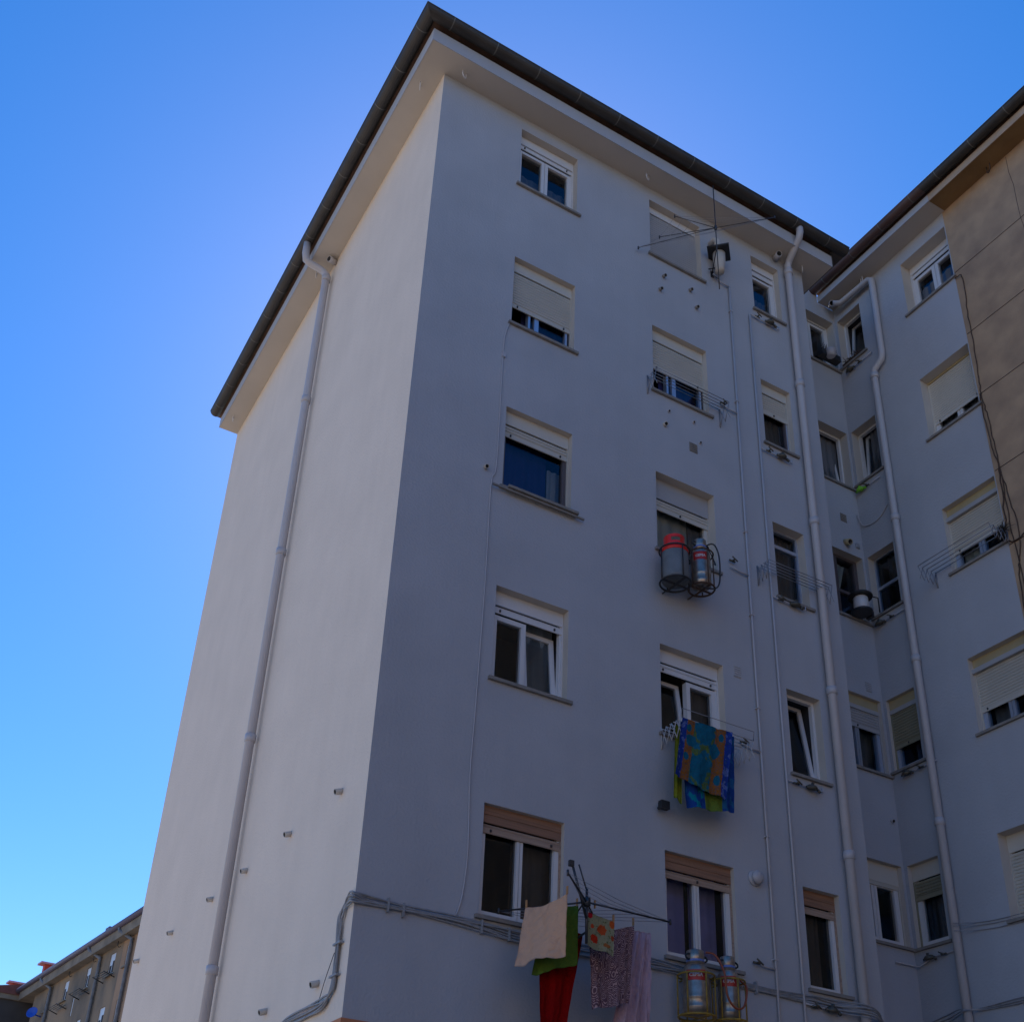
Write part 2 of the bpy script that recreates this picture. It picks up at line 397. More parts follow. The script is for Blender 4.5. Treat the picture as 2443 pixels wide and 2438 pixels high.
# soffit hooks and soffit vent pipes
def hook(x, y, z, ang, parent, m='white', s=1.0):
    h = MB(); pts = []
    dx, dy = math.cos(ang), math.sin(ang)
    for k in range(11):
        a = math.pi * k / 10
        pts.append((x + dx * 0.045 * s * math.cos(a), y + dy * 0.045 * s * math.cos(a), z - 0.09 * s - 0.045 * s * math.sin(a)))
    pts = [(pts[0][0], pts[0][1], z)] + pts + [(pts[-1][0], pts[-1][1], z - 0.03 * s)]
    h.tube(pts, 0.009 * s, 6); return h.build('rope_hook', m, parent)
for x, y, an in ((0.245, -0.194, 0.5), (3.662, -0.208, 0.5), (7.10, -0.12, 0.8), (-0.247, 9.27, 1.2), (-0.213, 4.66, 1.2), (-0.246, 0.33, 1.2)):
    hook(x, y, 16.88, an, HOUSE)
hook(9.22, 0.365, 18.33, 1.1, HOUSE)
for p, ax in (((-0.10, 4.20, 16.80), (-0.9, -0.35, -0.25)), ((6.53, -0.12, 16.80), (-0.3, -0.9, -0.3))):
    h = MB(); h.lathe(p, [(0.055, -0.1), (0.055, 0.07), (0.045, 0.07), (0.045, -0.05), (0.0, -0.05)], 16, ms=[0, 0, 1, 1], axis=ax)
    h.build('overflow_pipe', ['pipe', 'black'], HOUSE)
h = MB(); h.lathe((9.16, 1.12, 18.24), [(0.06, -0.1), (0.06, 0.08), (0.048, 0.08), (0.048, -0.05), (0.0, -0.05)], 16, ms=[0, 0, 1, 1], axis=(-0.5, -0.6, -0.5))
h.build('overflow_pipe', ['pipe', 'black'], HOUSE)

# downpipes with collars
def downpipe(pts, rad, collars, m='pipe'):
    t = MB(); t.tube(pts, rad, 16)
    d = t.build('downpipe', m, HOUSE)
    for (x, y, z) in collars:
        c = MB(); c.lathe((x, y, z), [(rad + 0.002, -0.06), (rad + 0.014, -0.055), (rad + 0.014, 0.055), (rad + 0.002, 0.06)], 16)
        c.box(WORLD, x - 0.012, x + 0.012, -y - 0.1, -y + 0.0, z - 0.01, z + 0.01)
        c.build('collar', m, d)
    return d
dl = [(-0.53, 4.42, 17.2), (-0.53, 4.42, 16.95), (-0.50, 4.42, 16.78), (-0.42, 4.42, 16.74), (-0.20, 4.38, 16.66), (-0.115, 4.35, 16.56), (-0.11, 4.345, 16.3), (-0.11, 4.34, GZ)]
downpipe(dl, 0.066, [(-0.11, 4.34, z) for z in (16.45, 13.6, 10.5, 7.3, 4.0)])
d1 = [(6.70, -0.53, 17.25), (6.70, -0.53, 17.08), (6.71, -0.48, 16.98), (6.765, -0.16, 16.80), (6.775, -0.10, 16.72), (6.775, -0.095, 16.5), (6.775, -0.095, GZ)]
downpipe(d1, 0.062, [(6.775, -0.095, z) for z in (16.55, 13.95, 11.15, 8.2, 5.75)])
d2 = [(9.12, 1.05, 18.17), (9.24, 0.95, 18.17), (9.27, 0.25, 18.17), (9.285, 0.19, 18.12), (9.285, 0.19, 18.0), (9.285, 0.205, 16.2), (9.285, 0.23, 16.10), (9.285, 0.42, 16.0), (9.285, 0.445, 15.9), (9.285, 0.445, 15.5), (9.285, 0.43, GZ)]
downpipe(d2, 0.062, [(9.285, 0.44, z) for z in (15.85, 12.6, 9.8, 7.0)])

# ------------------------------------------------------------------ windows
def slats(mb, fr, u0, u1, n, z0, z1, pitch=0.055, m=0):
    z = z1; 
    while z > z0 + 0.005:
        zb = max(z - pitch, z0)
        prof = [(z, n - 0.012), (z - 0.007, n - 0.002), ((z + zb) / 2, n + 0.004), (zb + 0.004, n - 0.001), (zb, n - 0.012)]
        for (za, na), (zc, nc) in zip(prof, prof[1:]):
            mb.poly([fr(u0, na, za), fr(u1, na, za), fr(u1, nc, zc), fr(u0, nc, zc)], m)
        z = zb
def curtain(mb, fr, u0, u1, n, z0, z1, folds=6, amp=0.02, m=0, taper=0.0):
    N_ = folds * 8; 
    for i in range(N_):
        a = i / N_; b = (i + 1) / N_
        def P_(t, z):
            k = (z - z0) / (z1 - z0)
            u = u0 + (u1 - u0) * t * (1 - taper * (1 - k))
            return fr(u, n + amp * math.sin(t * folds * 2 * math.pi) * (1 - 0.5 * k), z)
        mb.poly([P_(a, z0), P_(b, z0), P_(b, z1), P_(a, z1)], m, True)

def make_window(fr, op, nf=-0.13, box=0.0, boxm='box', shut=0.0, shutm='shut', frame='white', sashes=(), fw=0.045, sw=0.055,
                transom=None, sill=True, curt=None, latches=2, label=None, sillx=(0.05, 0.06), bar=None, head=0.0, midpost=0.0):
    u0, u1, z0, z1 = op
    zt = z1 - box
    f = MB(); fn0, fn1 = nf - 0.07, nf - 0.01
    f.box(fr, u0, u0 + fw, fn0, fn1, z0, z1)
    f.box(fr, u1 - fw, u1, fn0, fn1, z0, z1)
    f.box(fr, u0 + fw, u1 - fw, fn0, fn1, z0, z0 + fw)
    f.box(fr, u0 + fw, u1 - fw, fn0, fn1, z1 - fw, z1)
    if midpost: f.box(fr, (u0 + u1) / 2 - midpost / 2, (u0 + u1) / 2 + midpost / 2, fn0, fn1 - 0.002, z0 + fw, z1 - fw)
    if transom: f.box(fr, u0 + fw, u1 - fw, fn0, fn1 - 0.002, transom - 0.03, transom + 0.03)
    win = f.build('window', frame, HOUSE)
    if label: win['label'] = label
    # room behind
    rm = MB(); a, b, c, d = u0 - 0.25, u1 + 0.25, z0 - 0.5, z1 + 0.15; n0, n1 = -0.352, -1.3
    if fr is BACK: b = min(b, 9.36)
    if fr is WING and u0 < 0: a = max(a, -1.28)
    rm.poly([fr(a, n1, c), fr(b, n1, c), fr(b, n1, d), fr(a, n1, d)]); rm.poly([fr(a, n0, c), fr(a, n1, c), fr(a, n1, d), fr(a, n0, d)])
    rm.poly([fr(b, n0, c), fr(b, n1, c), fr(b, n1, d), fr(b, n0, d)]); rm.poly([fr(a, n0, d), fr(b, n0, d), fr(b, n1, d), fr(a, n1, d)])
    rm.poly([fr(a, n0, c), fr(b, n0, c), fr(b, n1, c), fr(a, n1, c)])
    m0, m1 = nf - 0.072, -0.36; a, b, c, d = u0 + 0.003, u1 - 0.003, z0 + 0.003, z1 - 0.003
    for q in (((a, c), (a, d)), ((b, c), (b, d)), ((a, d), (b, d)), ((a, c), (b, c))):
        (ua, za), (ub, zb_) = q
        rm.poly([fr(ua, m0, za), fr(ub, m0, zb_), fr(ub, m1, zb_), fr(ua, m1, za)])
    rm.build('room_interior', 'room', win)
    if box:
        bx = MB(); bx.box(fr, u0 + 0.003, u1 - 0.003, nf - 0.009, nf + 0.012, zt, z1 - head)
        if boxm == 'wood':
            bx.box(fr, u0 + 0.003, u1 - 0.003, nf + 0.0125, nf + 0.02, zt + box * 0.48, zt + box * 0.52)
        bx.build('shutter_box', boxm, win)
    if shut:
        s = MB(); zs = zt - shut - 0.012
        slats(s, fr, u0 + 0.02, u1 - 0.02, nf + 0.0, zs + 0.07, zt - 0.012, 0.05 if shutm != 'wood_pale' else 0.09)
        s.box(fr, u0 + 0.02, u1 - 0.02, nf - 0.009, nf + 0.006, zs, zs + 0.068)     # bottom bar
        # guide rails
        s.box(fr, u0 + 0.001, u0 + 0.02, nf - 0.009, nf + 0.014, z0 + 0.003, zt - 0.003)
        s.box(fr, u1 - 0.02, u1 - 0.001, nf - 0.009, nf + 0.014, z0 + 0.003, zt - 0.003)
        sh = s.build('roller_shutter', shutm, win, fixn=False)
        if latches:
            for uu in ([u0 + 0.13, u1 - 0.13] if latches == 2 else [(u0 + u1) / 2]):
                l = MB(); l.box(fr, uu - 0.009, uu + 0.009, nf + 0.0062, nf + 0.024, zs + 0.02, zs + 0.048)
                l.build('stop_peg', 'darkmetal', sh)
    # sashes (u range, tilt metres at the top, colour)
    for sv in sashes:
        a, b, tilt, ztop = sv[:4]; zb = z0 + fw + 0.004
        zt2 = ztop
        fn = (lambda u, z, t=tilt, zb=zb, zt2=zt2: -t * (z - zb) / (zt2 - zb)) if tilt else None
        s = MB(); k0, k1 = nf - 0.10, nf - 0.05
        if not tilt: k0, k1 = nf - 0.095, nf - 0.0135
        s.box(fr, a, a + sw, k0, k1, zb, zt2, 0, fn); s.box(fr, b - sw, b, k0, k1, zb, zt2, 0, fn)
        s.box(fr, a + sw, b - sw, k0, k1, zb, zb + sw, 0, fn); s.box(fr, a + sw, b - sw, k0, k1, zt2 - sw, zt2, 0, fn)
        s.build('sash', sv[4] if len(sv) > 4 else frame, win)
        p = MB(); nm = (k0 + k1) / 2
        q = lambda u, z: fr(u, nm + (fn(u, z) if fn else 0), z)
        p.poly([q(a + sw, zb + sw), q(b - sw, zb + sw), q(b - sw, zt2 - sw), q(a + sw, zt2 - sw)])
        p.build('pane', 'glass', win, fixn=False)
    if not sashes:
        p = MB(); nm = nf - 0.04
        p.poly([fr(u0 + fw, nm, z0 + fw), fr(u1 - fw, nm, z0 + fw), fr(u1 - fw, nm, z1 - fw), fr(u0 + fw, nm, z1 - fw)])
        p.build('pane', 'glass', win, fixn=False)
    if curt:
        for cc in (curt if isinstance(curt, list) else [curt]):
            cm, ca, cb, cz0, cz1 = cc[:5]
            c = MB(); curtain(c, fr, u0 + (u1 - u0) * ca, u0 + (u1 - u0) * cb, -0.30, z0 + (z1 - z0) * cz0, z0 + (z1 - z0) * cz1, folds=max(2, int(6 * (cb - ca))), taper=cc[5] if len(cc) > 5 else 0)
            c.build('curtain', cm, win)
    if sill:
        s = MB(); s.box(fr, u0 - sillx[0], u1 + sillx[1], 0.0015, 0.045, z0 - 0.045, z0 - 0.004)
        s.box(fr, u0 + 0.002, u1 - 0.002, nf - 0.01, 0.0015, z0 + 0.002, z0 + 0.012)
        s.build('sill', 'sill', win)
    return win

def two(op, fw=0.045, top=None, tl=0, tr=0, box=0.0, fm=None):
    u0, u1, z0, z1 = op; c = (u0 + u1) / 2; zt = (top if top else z1 - box - 0.02)
    x = [(u0 + fw, c - 0.004, tl, zt), (c + 0.004, u1 - fw, tr, zt)]
    return [(*q, fm) for q in x] if fm else x
def one(op, fw=0.045, tilt=0, box=0.0, fm=None, top=None):
    u0, u1, z0, z1 = op; q = (u0 + fw, u1 - fw, tilt, top if top else z1 - box - 0.02)
    return [(*q, fm) if fm else q]

# column A
make_window(FRONT, A[0], box=0.17, boxm='white', shut=0.09, shutm='white', sashes=two(A[0], box=0.27), curt=('greycurt', 0, 1, 0, 0.5))
make_window(FRONT, A[1], nf=-0.10, box=0.19, shut=0.70, frame='brownframe', fw=0.03, sashes=[(A[1][0] + 0.33, A[1][0] + 0.47, 0, 16.0 - 2.85, 'alu'), (A[1][0] + 0.47, A[1][1] - 0.05, 0, 16.0 - 2.85, 'alu')], sw=0.035, curt=('bluecurt', 0.3, 1, 0, 1))
make_window(FRONT, A[2], nf=-0.10, box=0.21, shut=0.20, frame='brownframe', sashes=one(A[2], box=0.25), sw=0.03, curt=[('bluecurt', 0.0, 0.78, 0, 0.8), ('milk', 0.80, 1.0, 0, 0.62)])
make_window(FRONT, A[3], box=0.19, boxm='white', shut=0.10, shutm='white', sashes=two(A[3], box=0.30, tr=0.10), curt=[('curtain', 0.56, 0.95, 0, 0.85)], sw=0.065)
make_window(FRONT, A[4], nf=-0.075, box=0.20, boxm='wood', shut=0.11, shutm='wood_pale', sashes=two(A[4], box=0.2), sw=0.035, curt=('browncurt', 0.5, 1, 0, 1), frame='white')
# second stone slab under window A3 sill
# column B
make_window(FRONT, B[0], box=0.14, boxm='white', shut=1.06, shutm='shut_grey', frame='white', sashes=two(B[0]), latches=0)
make_window(FRONT, B[1], nf=-0.10, box=0.20, shut=0.57, frame='brownframe', fw=0.03, sashes=[(B[1][0] + 0.33, B[1][0] + 0.47, 0, 16.0 - 2.85, 'alu'), (B[1][0] + 0.47, B[1][1] - 0.05, 0, 16.0 - 2.85, 'alu')], sw=0.035, curt=('bluecurt', 0.3, 1, 0, 1))
make_window(FRONT, B[2], nf=-0.15, box=0.34, boxm='shut_grey', shut=0.19, latches=1, frame='box', sashes=one(B[2], box=0.36), sw=0.03, curt=[('milk', 0.0, 0.72, 0, 0.75), ('greycurt', 0.74, 1, 0, 0.8)])
make_window(FRONT, B[3], box=0.19, boxm='white', shut=0.13, shutm='white', sashes=two(B[3], box=0.33, tl=0.12), curt=('browncurt', 0.55, 1, 0, 1), sw=0.06)
make_window(FRONT, B[4], nf=-0.075, box=0.20, boxm='wood', shut=0.10, shutm='wood_pale', latches=1, sashes=two(B[4], box=0.2), sw=0.035, curt=[('purple', 0.02, 0.47, 0, 0.98), ('purple', 0.53, 0.93, 0, 0.98)])
# column C
make_window(FRONT, C_[0], box=0.15, boxm='white', shut=0.12, shutm='white', latches=0, sashes=one(C_[0], box=0.28), curt=('greycurt', 0, 1, 0, 0.5))
make_window(FRONT, C_[1], nf=-0.10, box=0.18, shut=0.42, latches=1, frame='alu', sashes=one(C_[1], box=0.2, fm='brownframe'), sw=0.025, curt=('browncurt', 0, 1, 0, 1))
make_window(FRONT, C_[2], nf=-0.14, sashes=(), transom=C_[2][3] - 0.30, frame='alu', fw=0.035, curt=('browncurt', 0, 1, 0, 1))
make_window(FRONT, C_[3], nf=-0.12, sashes=one(C_[3], tilt=0.17), sw=0.06)
make_window(FRONT, C_[4], nf=-0.10, box=0.20, boxm='wood', shut=0.10, shutm='wood_pale', latches=0, sashes=one(C_[4], box=0.2, fm='white'), sw=0.03, curt=('browncurt', 0, 0.8, 0, 0.9))
# wing
make_window(WING, Wg[0], nf=-0.25, box=0.16, boxm='white', shut=0.10, shutm='white', latches=0, sashes=two(Wg[0], box=0.28), sw=0.07, curt=('greycurt', 0, 1, 0, 0.5))
make_window(WING, Wg[1], nf=-0.20, box=0.04, boxm='yellow', shut=0.93, shutm='box', sashes=two(Wg[1]), sw=0.05, curt=('greycurt', 0, 1, 0, 0.4))
make_window(WING, Wg[2], nf=-0.12, box=0.18, boxm='yellow', shut=0.70, frame='alu', sashes=two(Wg[2], box=0.2, fm='alu'), sw=0.05, bar=1, curt=('milk', 0.05, 0.35, 0, 0.5))
make_window(WING, Wg[3], nf=-0.12, box=0.18, boxm='yellow', shut=0.72, frame='alu', sashes=two(Wg[3], box=0.2, fm='alu'), sw=0.05, curt=('greycurt', 0.1, 0.45, 0, 0.5))
make_window(WING, Wg[4], nf=-0.20, box=0.26, boxm='box', shut=0.95, shutm='shut', sashes=two(Wg[4], box=0.28), sw=0.05, latches=0)
# notch back
BK = dict(nf=-0.17)
make_window(BACK, Nb[0], nf=-0.17, sashes=two(Nb[0], box=0.05), sw=0.06)
make_window(BACK, Nb[1], nf=-0.17, sashes=two(Nb[1], box=0.05, tr=0.15), sw=0.05, curt=('greycurt', 0.5, 1, 0, 1))
make_window(BACK, Nb[2], nf=-0.14, frame='brownframe', sashes=two(Nb[2], fm='brownframe'), sw=0.03, transom=Nb[2][2] + 0.62, curt=('milk', 0.45, 0.85, 0.45, 0.95, 0.5))
make_window(BACK, Nb[3], nf=-0.08, box=0.17, boxm='yellow', shut=0.40, shutm='shut_grey', latches=1, frame='alu', sashes=two(Nb[3], box=0.2), sw=0.04, curt=('greycurt', 0.4, 1, 0, 1))
make_window(BACK, Nb[4], nf=-0.10, box=0.30, boxm='box', shut=0.05, latches=0, sashes=two(Nb[4], box=0.3), sw=0.055)
# notch side
make_window(WING, Nr[0], nf=-0.17, sashes=one(Nr[0], tilt=0.14), sw=0.05)
make_window(WING, Nr[1], nf=-0.17, sashes=one(Nr[1], tilt=0.10), sw=0.05, curt=('greycurt', 0.3, 1, 0, 1))
make_window(WING, Nr[2], nf=-0.14, frame='alu', sashes=(), transom=Nr[2][2] + 0.62, fw=0.03, curt=('browncurt', 0.3, 1, 0.5, 1))
make_window(WING, Nr[3], nf=-0.08, box=0.17, boxm='yellow', shut=0.70, shutm='shut_yellow', latches=1, frame='alu', sashes=one(Nr[3], box=0.2), sw=0.04)
make_window(WING, Nr[4], nf=-0.10, box=0.24, boxm='box', shut=0.30, shutm='shut_yellow', latches=0, sashes=one(Nr[4], box=0.26), sw=0.055, curt=('greycurt', 0, 1, 0, 0.8))
# grey rails below the yellowed boxes
for fr, op in ((WING, Wg[2]), (WING, Wg[3]), (BACK, Nb[3]), (WING, Nr[3])):
    s = MB(); s.box(fr, op[0] + 0.002, op[1] - 0.002, -0.1, -0.055, op[3] - 0.25, op[3] - 0.175); s.build('box_rail', 'shut_grey', HOUSE)
s = MB(); s.box(FRONT, 1.22, 2.60, 0.05, 0.075, 9.475, 9.50); s.box(FRONT, 1.44, 2.50, -0.02, 0.10, 9.512, 9.55)
s.build('stone_ledge', 'sill', HOUSE)

# vent grilles, stubs, round vent
def grille(fr, u, z, w_, h_, m='sill', proud=0.006):
    g = MB(); g.box(fr, u - w_ / 2, u + w_ / 2, 0.001, proud, z - h_ / 2, z + h_ / 2)
    for k in range(5):
        zz = z - h_ / 2 + h_ * (k + 0.5) / 5
        g.box(fr, u - w_ / 2 + 0.01, u + w_ / 2 - 0.01, proud, proud + 0.008, zz - 0.006, zz + 0.004)
    g.build('vent_grille', m, HOUSE)
grille(FRONT, 4.543, 11.638, 0.15, 0.17); grille(FRONT, 5.127, 8.029, 0.13, 0.17, 'plaster', 0.01)
grille(BACK, 8.974, 13.008, 0.15, 0.17); grille(BACK, 9.234, 12.491, 0.09, 0.09, 'plaster', 0.03); grille(BACK, 9.088, 9.61, 0.13, 0.17, 'plaster', 0.01)
def stub(fr, u, z, r_=0.028, ln=0.07, m='sill', dz=-0.5, name='drain_stub'):
    p = fr(u, 0, z); ax = fr.N + Vector((0, 0, dz))
    s = MB(); s.lathe(p, [(r_, -0.03), (r_, ln), (r_ * 0.75, ln), (r_ * 0.75, 0.0), (0, 0)], 12, ms=[0, 0, 1, 1], axis=ax)
    s.build(name, [m, 'black'], HOUSE)
for u, z in ((4.084, 14.945), (4.006, 14.608), (4.614, 14.943), (4.724, 14.616)): stub(FRONT, u, z)
for u, z in ((4.103, 12.135), (4.564, 12.143), (4.671, 11.797)): stub(FRONT, u, z, 0.022, 0.03, 'pipe')
stub(FRONT, 4.023, 11.846, 0.035, 0.05, 'soffit'); stub(FRONT, 1.131, 9.758, 0.03, 0.06, 'soffit')
stub(BACK, 8.957, 12.471, 0.06, 0.12, 'yellow'); stub(BACK, 9.241, 7.294, 0.035, 0.05, 'pipe')
for y in (0.714, 2.272, 3.862, 5.307, 7.298, 9.287): stub(LEFT, -y, 5.228, 0.036, 0.085, 'soffit', -0.35)
for y in (0.734, 2.261): stub(LEFT, -y, 3.128, 0.036, 0.085, 'soffit', -0.35)
v = MB(); v.lathe((5.206, 0, 5.132), [(0.10, 0), (0.10, 0.025), (0.055, 0.03), (0.055, 0.05), (0.085, 0.052), (0.085, 0.08), (0.07, 0.10), (0.03, 0.115), (0, 0.117)], 28, axis=(0, -1, 0))
v.build('round_vent', 'pipe', HOUSE)

# gas risers with branches, valves and regulators
def riser(x, ztop, name='gas_pipe'):
    t = MB(); t.tube([(x, -0.035, ztop), (x, -0.035, GZ)], 0.016, 10)
    return t.build(name, 'pipe', HOUSE)
def valve(c, fr, parent=HOUSE, sc=1.0):
    u, n, z = c; v = MB(); p = lambda a, b, d: fr(u + a * sc, n + b * sc, z + d * sc)
    v.tube([p(-0.05, 0, 0), p(0.05, 0, 0)], 0.016 * sc, 8); v.tube([p(0, 0, 0), p(0, 0.06, 0)], 0.014 * sc, 8)
    v.tube([p(-0.045, 0.06, 0.03), p(0.045, 0.062, -0.03)], 0.011 * sc, 6)
    return v.build('gas_valve', 'brass', parent)
def regulator(c, fr, m='brass'):
    u, n, z = c; v = MB()
    v.lathe(fr(u, n, z), [(0, -0.035), (0.055, -0.03), (0.075, -0.01), (0.075, 0.01), (0.05, 0.035), (0.022, 0.04), (0.022, 0.07), (0, 0.072)], 16, axis=fr.N * 0.4 + Vector((0, 0, 1)))
    v.tube([fr(u - 0.10, n, z - 0.01), fr(u + 0.10, n, z - 0.01)], 0.017, 8)
    v.tube([fr(u + 0.10, n, z - 0.01), fr(u + 0.13, n + 0.01, z - 0.05)], 0.02, 8)
    v.build('gas_regulator', m, HOUSE)
P1 = riser(5.43, 15.50)
P2 = riser(5.84, 15.06)
for z in (15.46, 12.70, 9.68, 6.90, 4.03):
    b = MB(); b.tube([(5.43, -0.035, z), (5.24, -0.035, z + 0.01), (5.10, -0.035, z + 0.04 if z < 15 else z + 0.12)], 0.013, 8); b.build('branch', 'pipe', P1)
for z in (12.76, 9.82, 6.96, 4.06): valve((5.13, 0.04, z), FRONT)
for z in (14.9, 12.95, 10.45, 9.02, 7.55, 5.72, 4.15, 2.9):
    cl = MB(); cl.box(FRONT, 5.40, 5.46, 0.0, 0.056, z - 0.008, z + 0.008); cl.build('pipe_clip', 'pipe', P1)
for z in (15.06, 12.20, 9.47, 6.60, 3.68):
    b = MB(); b.tube([(5.84, -0.035, z + 0.02), (6.40, -0.035, z - 0.0)], 0.012, 8)
    b.tube([(6.40, -0.035, z), (6.47, -0.04, z - 0.01), (6.47, -0.04, z + 0.06)], 0.010, 6)
    b.build('branch', 'pipe', P2)
for z in (15.09, 12.22, 9.48, 6.60, 3.68): valve((6.0, 0.04, z), FRONT); regulator((6.26, 0.06, z + 0.0), FRONT)
for (y1, y2, z) in ((1.018, 0.776, 16.51), (1.14, 0.988, 13.69), (1.097, 0.837, 10.83), (0.959, 0.673, 8.0), (0.998, 0.738, 5.09)):
    valve((-y2, 0.04, z), WING); regulator((-y1, 0.06, z), WING, 'green_tape' if z == 13.69 else 'brass')
    t = MB(); t.tube([(9.35, y1 + 0.12, z - 0.0), (9.345, y2 - 0.3, z + 0.01)], 0.012, 8); t.build('branch', 'pipe', HOUSE)
t = MB(); t.tube(smoothpath([(9.3, 1.27, 13.2), (9.36, 1.22, 12.95), (9.36, 1.0, 12.86), (9.36, 0.8, 12.90), (9.36, 0.62, 13.05)]), 0.01, 6); t.build('branch', 'pipe', HOUSE)
t = MB(); t.tube([(8.93, 1.27, 5.02), (9.30, 1.27, 5.02), (9.34, 1.20, 5.0), (9.345, 1.0, 5.07)], 0.012, 6); t.build('branch', 'pipe', HOUSE)

# flue with black cowl beside the top window
f = MB()
f.lathe((5.13, -0.17, 15.50), [(0, 0), (0.072, 0.0), (0.076, 0.10), (0.10, 0.22), (0.105, 0.42), (0, 0.425)], 24, ms=[0, 0, 0, 0, 0])
f.tube([(5.10, 0, 16.30), (5.10, -0.12, 16.30), (5.12, -0.16, 16.24), (5.13, -0.17, 15.9)], 0.05, 12)
f.lathe((5.13, -0.17, 15.93), [(0.25, 0.0), (0.255, 0.03), (0.05, 0.17), (0, 0.175)], 4, m=1)
f.tube([(5.0, -0.04, 15.62), (5.13, -0.17, 15.62)], 0.012, 6, m=1)
f.build('flue_cowl', ['soffit', 'black'], HOUSE)

# ------------------------------------------------------------------ neighbour with beige render
NB = empty('apartment_building', (11, -6, GZ), 'stained beige pink block with cracked joints and ochre soffit at the right edge', 'building')
w = MB()
w.box(WORLD, 9.375, 14, 1.502, 30.0, GZ, 18.33)  # runs on unseen beyond the roof, lengthened to keep pane reflections dark
w.build('wall', 'beige', NB)
j = MB()
for z in (16.76, 15.28, 13.925, 12.325, 10.9, 9.45, 8.0):
    pts = [(9.375, -1.52, z)]
    y = -1.52
    while y > -13.5:
        y -= rng.uniform(0.25, 0.5); pts.append((9.375, y, z + rng.uniform(-0.006, 0.006)))
    j.tube(pts, 0.008, 5)
pts = []; z = 18.3; y = -2.9
while z > 8:
    pts.append((9.374, y, z)); z -= rng.uniform(0.2, 0.5); y += rng.uniform(-0.03, 0.03)
j.tube(pts, 0.004, 5)
j.build('wall_joint', 'joint', NB)
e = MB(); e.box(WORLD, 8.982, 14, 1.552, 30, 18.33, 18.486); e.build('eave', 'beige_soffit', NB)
e = MB(); e.box(WORLD, 8.970, 8.982, 1.552, 30, 18.325, 18.49); e.build('fascia', 'beige_fascia', NB)
gutter([(8.86, -1.555), (8.86, -14)], [(-1, 0), (-1, 0)], 0.105, 18.60, 'gutter', NB)
r = MB(); r.poly([(8.82, -1.555, 18.66), (8.82, -14, 18.66), (14, -14, 20.4), (14, -1.555, 20.4)])
r.poly([(8.82, -1.555, 18.60), (8.82, -14, 18.60), (14, -14, 18.5), (14, -1.555, 18.5)])
for k in range(52):
    y = -1.68 - k * 0.235
    r.tube([(8.90, y, 18.635), (9.4, y, 18.82)], 0.045, 8)
r.build('roof', 'tile', NB, fixn=False)
hook(9.258, -2.62, 18.33, 1.1, NB, 'cage_rust', 1.3)
h = MB(); h.box(WORLD, 9.36, 9.4, 1.75, 1.78, 15.0, 16.6); 

# ------------------------------------------------------------------ cables
cb = MB(); base = [(-0.03, 1.75, 2.80), (-0.03, 1.462, 2.862), (-0.03, 0.869, 2.86), (-0.03, 0.45, 2.87), (-0.03, 0.27, 2.98), (-0.03, 0.235, 3.25), (-0.03, 0.25, 3.577), (-0.03, 0.235, 3.73), (-0.03, 0.12, 3.82), (-0.035, 0.0, 3.83), (-0.02, -0.035, 3.83), (0.147, -0.03, 3.825), (0.61, -0.03, 3.81), (1.082, -0.03, 3.81), (1.5, -0.03, 3.80), (1.93, -0.03, 3.775), (2.74, -0.03, 3.78), (3.6, -0.03, 3.787), (4.06, -0.03, 3.78), (4.9, -0.03, 3.768), (5.68, -0.03, 3.76), (5.97, -0.03, 3.76), (6.385, -0.03, 3.735), (6.70, -0.17, 3.72), (6.9, -0.17, 3.70), (7.1, -0.05, 3.66), (7.19, -0.03, 3.60)]
for k in range(8):
    pts = []
    ph = rng.uniform(0, 6)
    for i, (x, y, z) in enumerate(base):
        on_left = x < -0.022
        spread = 0.045 + 0.02 * math.sin(i * 0.9)
        dz = (k - 3.5) / 3.5 * spread + 0.016 * math.sin(i * 1.3 + ph)
        vertical = i in (4, 5, 6, 7)
        o_ = 0.008 * math.sin(i * 2.1 + ph)
        if vertical: pts.append((x + o_, y - dz * 1.1, z - abs(dz) * 0.3 if i in (4, 7) else z))
        elif on_left: pts.append((x + o_, y, z + dz * 0.9))
        else: pts.append((x, y + o_, z + dz))
    cb.tube(smoothpath(pts, 5), rng.choice([0.008, 0.010, 0.013]), 6)
bundle = cb.build('cable_bundle', 'cable')
tag(bundle, 'sagging bundle of grey cables bent round the corner below the lowest windows', 'cables')
for (x, y, z) in ((0.35, -0.03, 3.82), (0.52, -0.03, 3.80), (1.42, -0.03, 3.80), (1.75, -0.03, 3.78), (4.3, -0.03, 3.775), (5.1, -0.03, 3.768)):
    ct = MB(); ct.box(WORLD, x - 0.008, x + 0.008, 0.0, 0.055, z - 0.075, z + 0.07); ct.build('cable_clip', 'cable', bundle)
for z in (3.10, 3.42):
    ct = MB(); ct.box(LEFT, -0.33, -0.15, 0.0, 0.05, z - 0.01, z + 0.01); ct.build('cable_clip', 'cable', bundle)
t = MB(); t.tube(smoothpath([(1.355, -0.012, 12.385), (1.295, -0.012, 12.10), (1.285, -0.012, 11.765), (1.285, -0.012, 9.90), (1.225, -0.012, 9.50), (1.225, -0.012, 8.075), (1.20, -0.012, 6.287), (1.185, -0.012, 5.517), (1.215, -0.012, 4.612), (1.184, -0.012, 4.1), (1.12, -0.02, 3.865)]), 0.009, 6)
t.box(WORLD, 1.27, 1.32, 0, 0.03, 11.72, 11.80)
tag(t.build('thin_cable', 'pipe'), 'thin pale cable dropping from the half shuttered window to the cable bundle', 'cable')
t = MB(); t.tube(smoothpath([(-0.02, 0.33, 3.35), (-0.03, 0.48, 3.1), (-0.03, 0.60, 2.88)]), 0.004, 5)
tag(t.build('thin_cable', 'cableblack'), 'short loose dark wire beside the bend of the cable bundle on the pale side wall', 'cable')
t = MB()
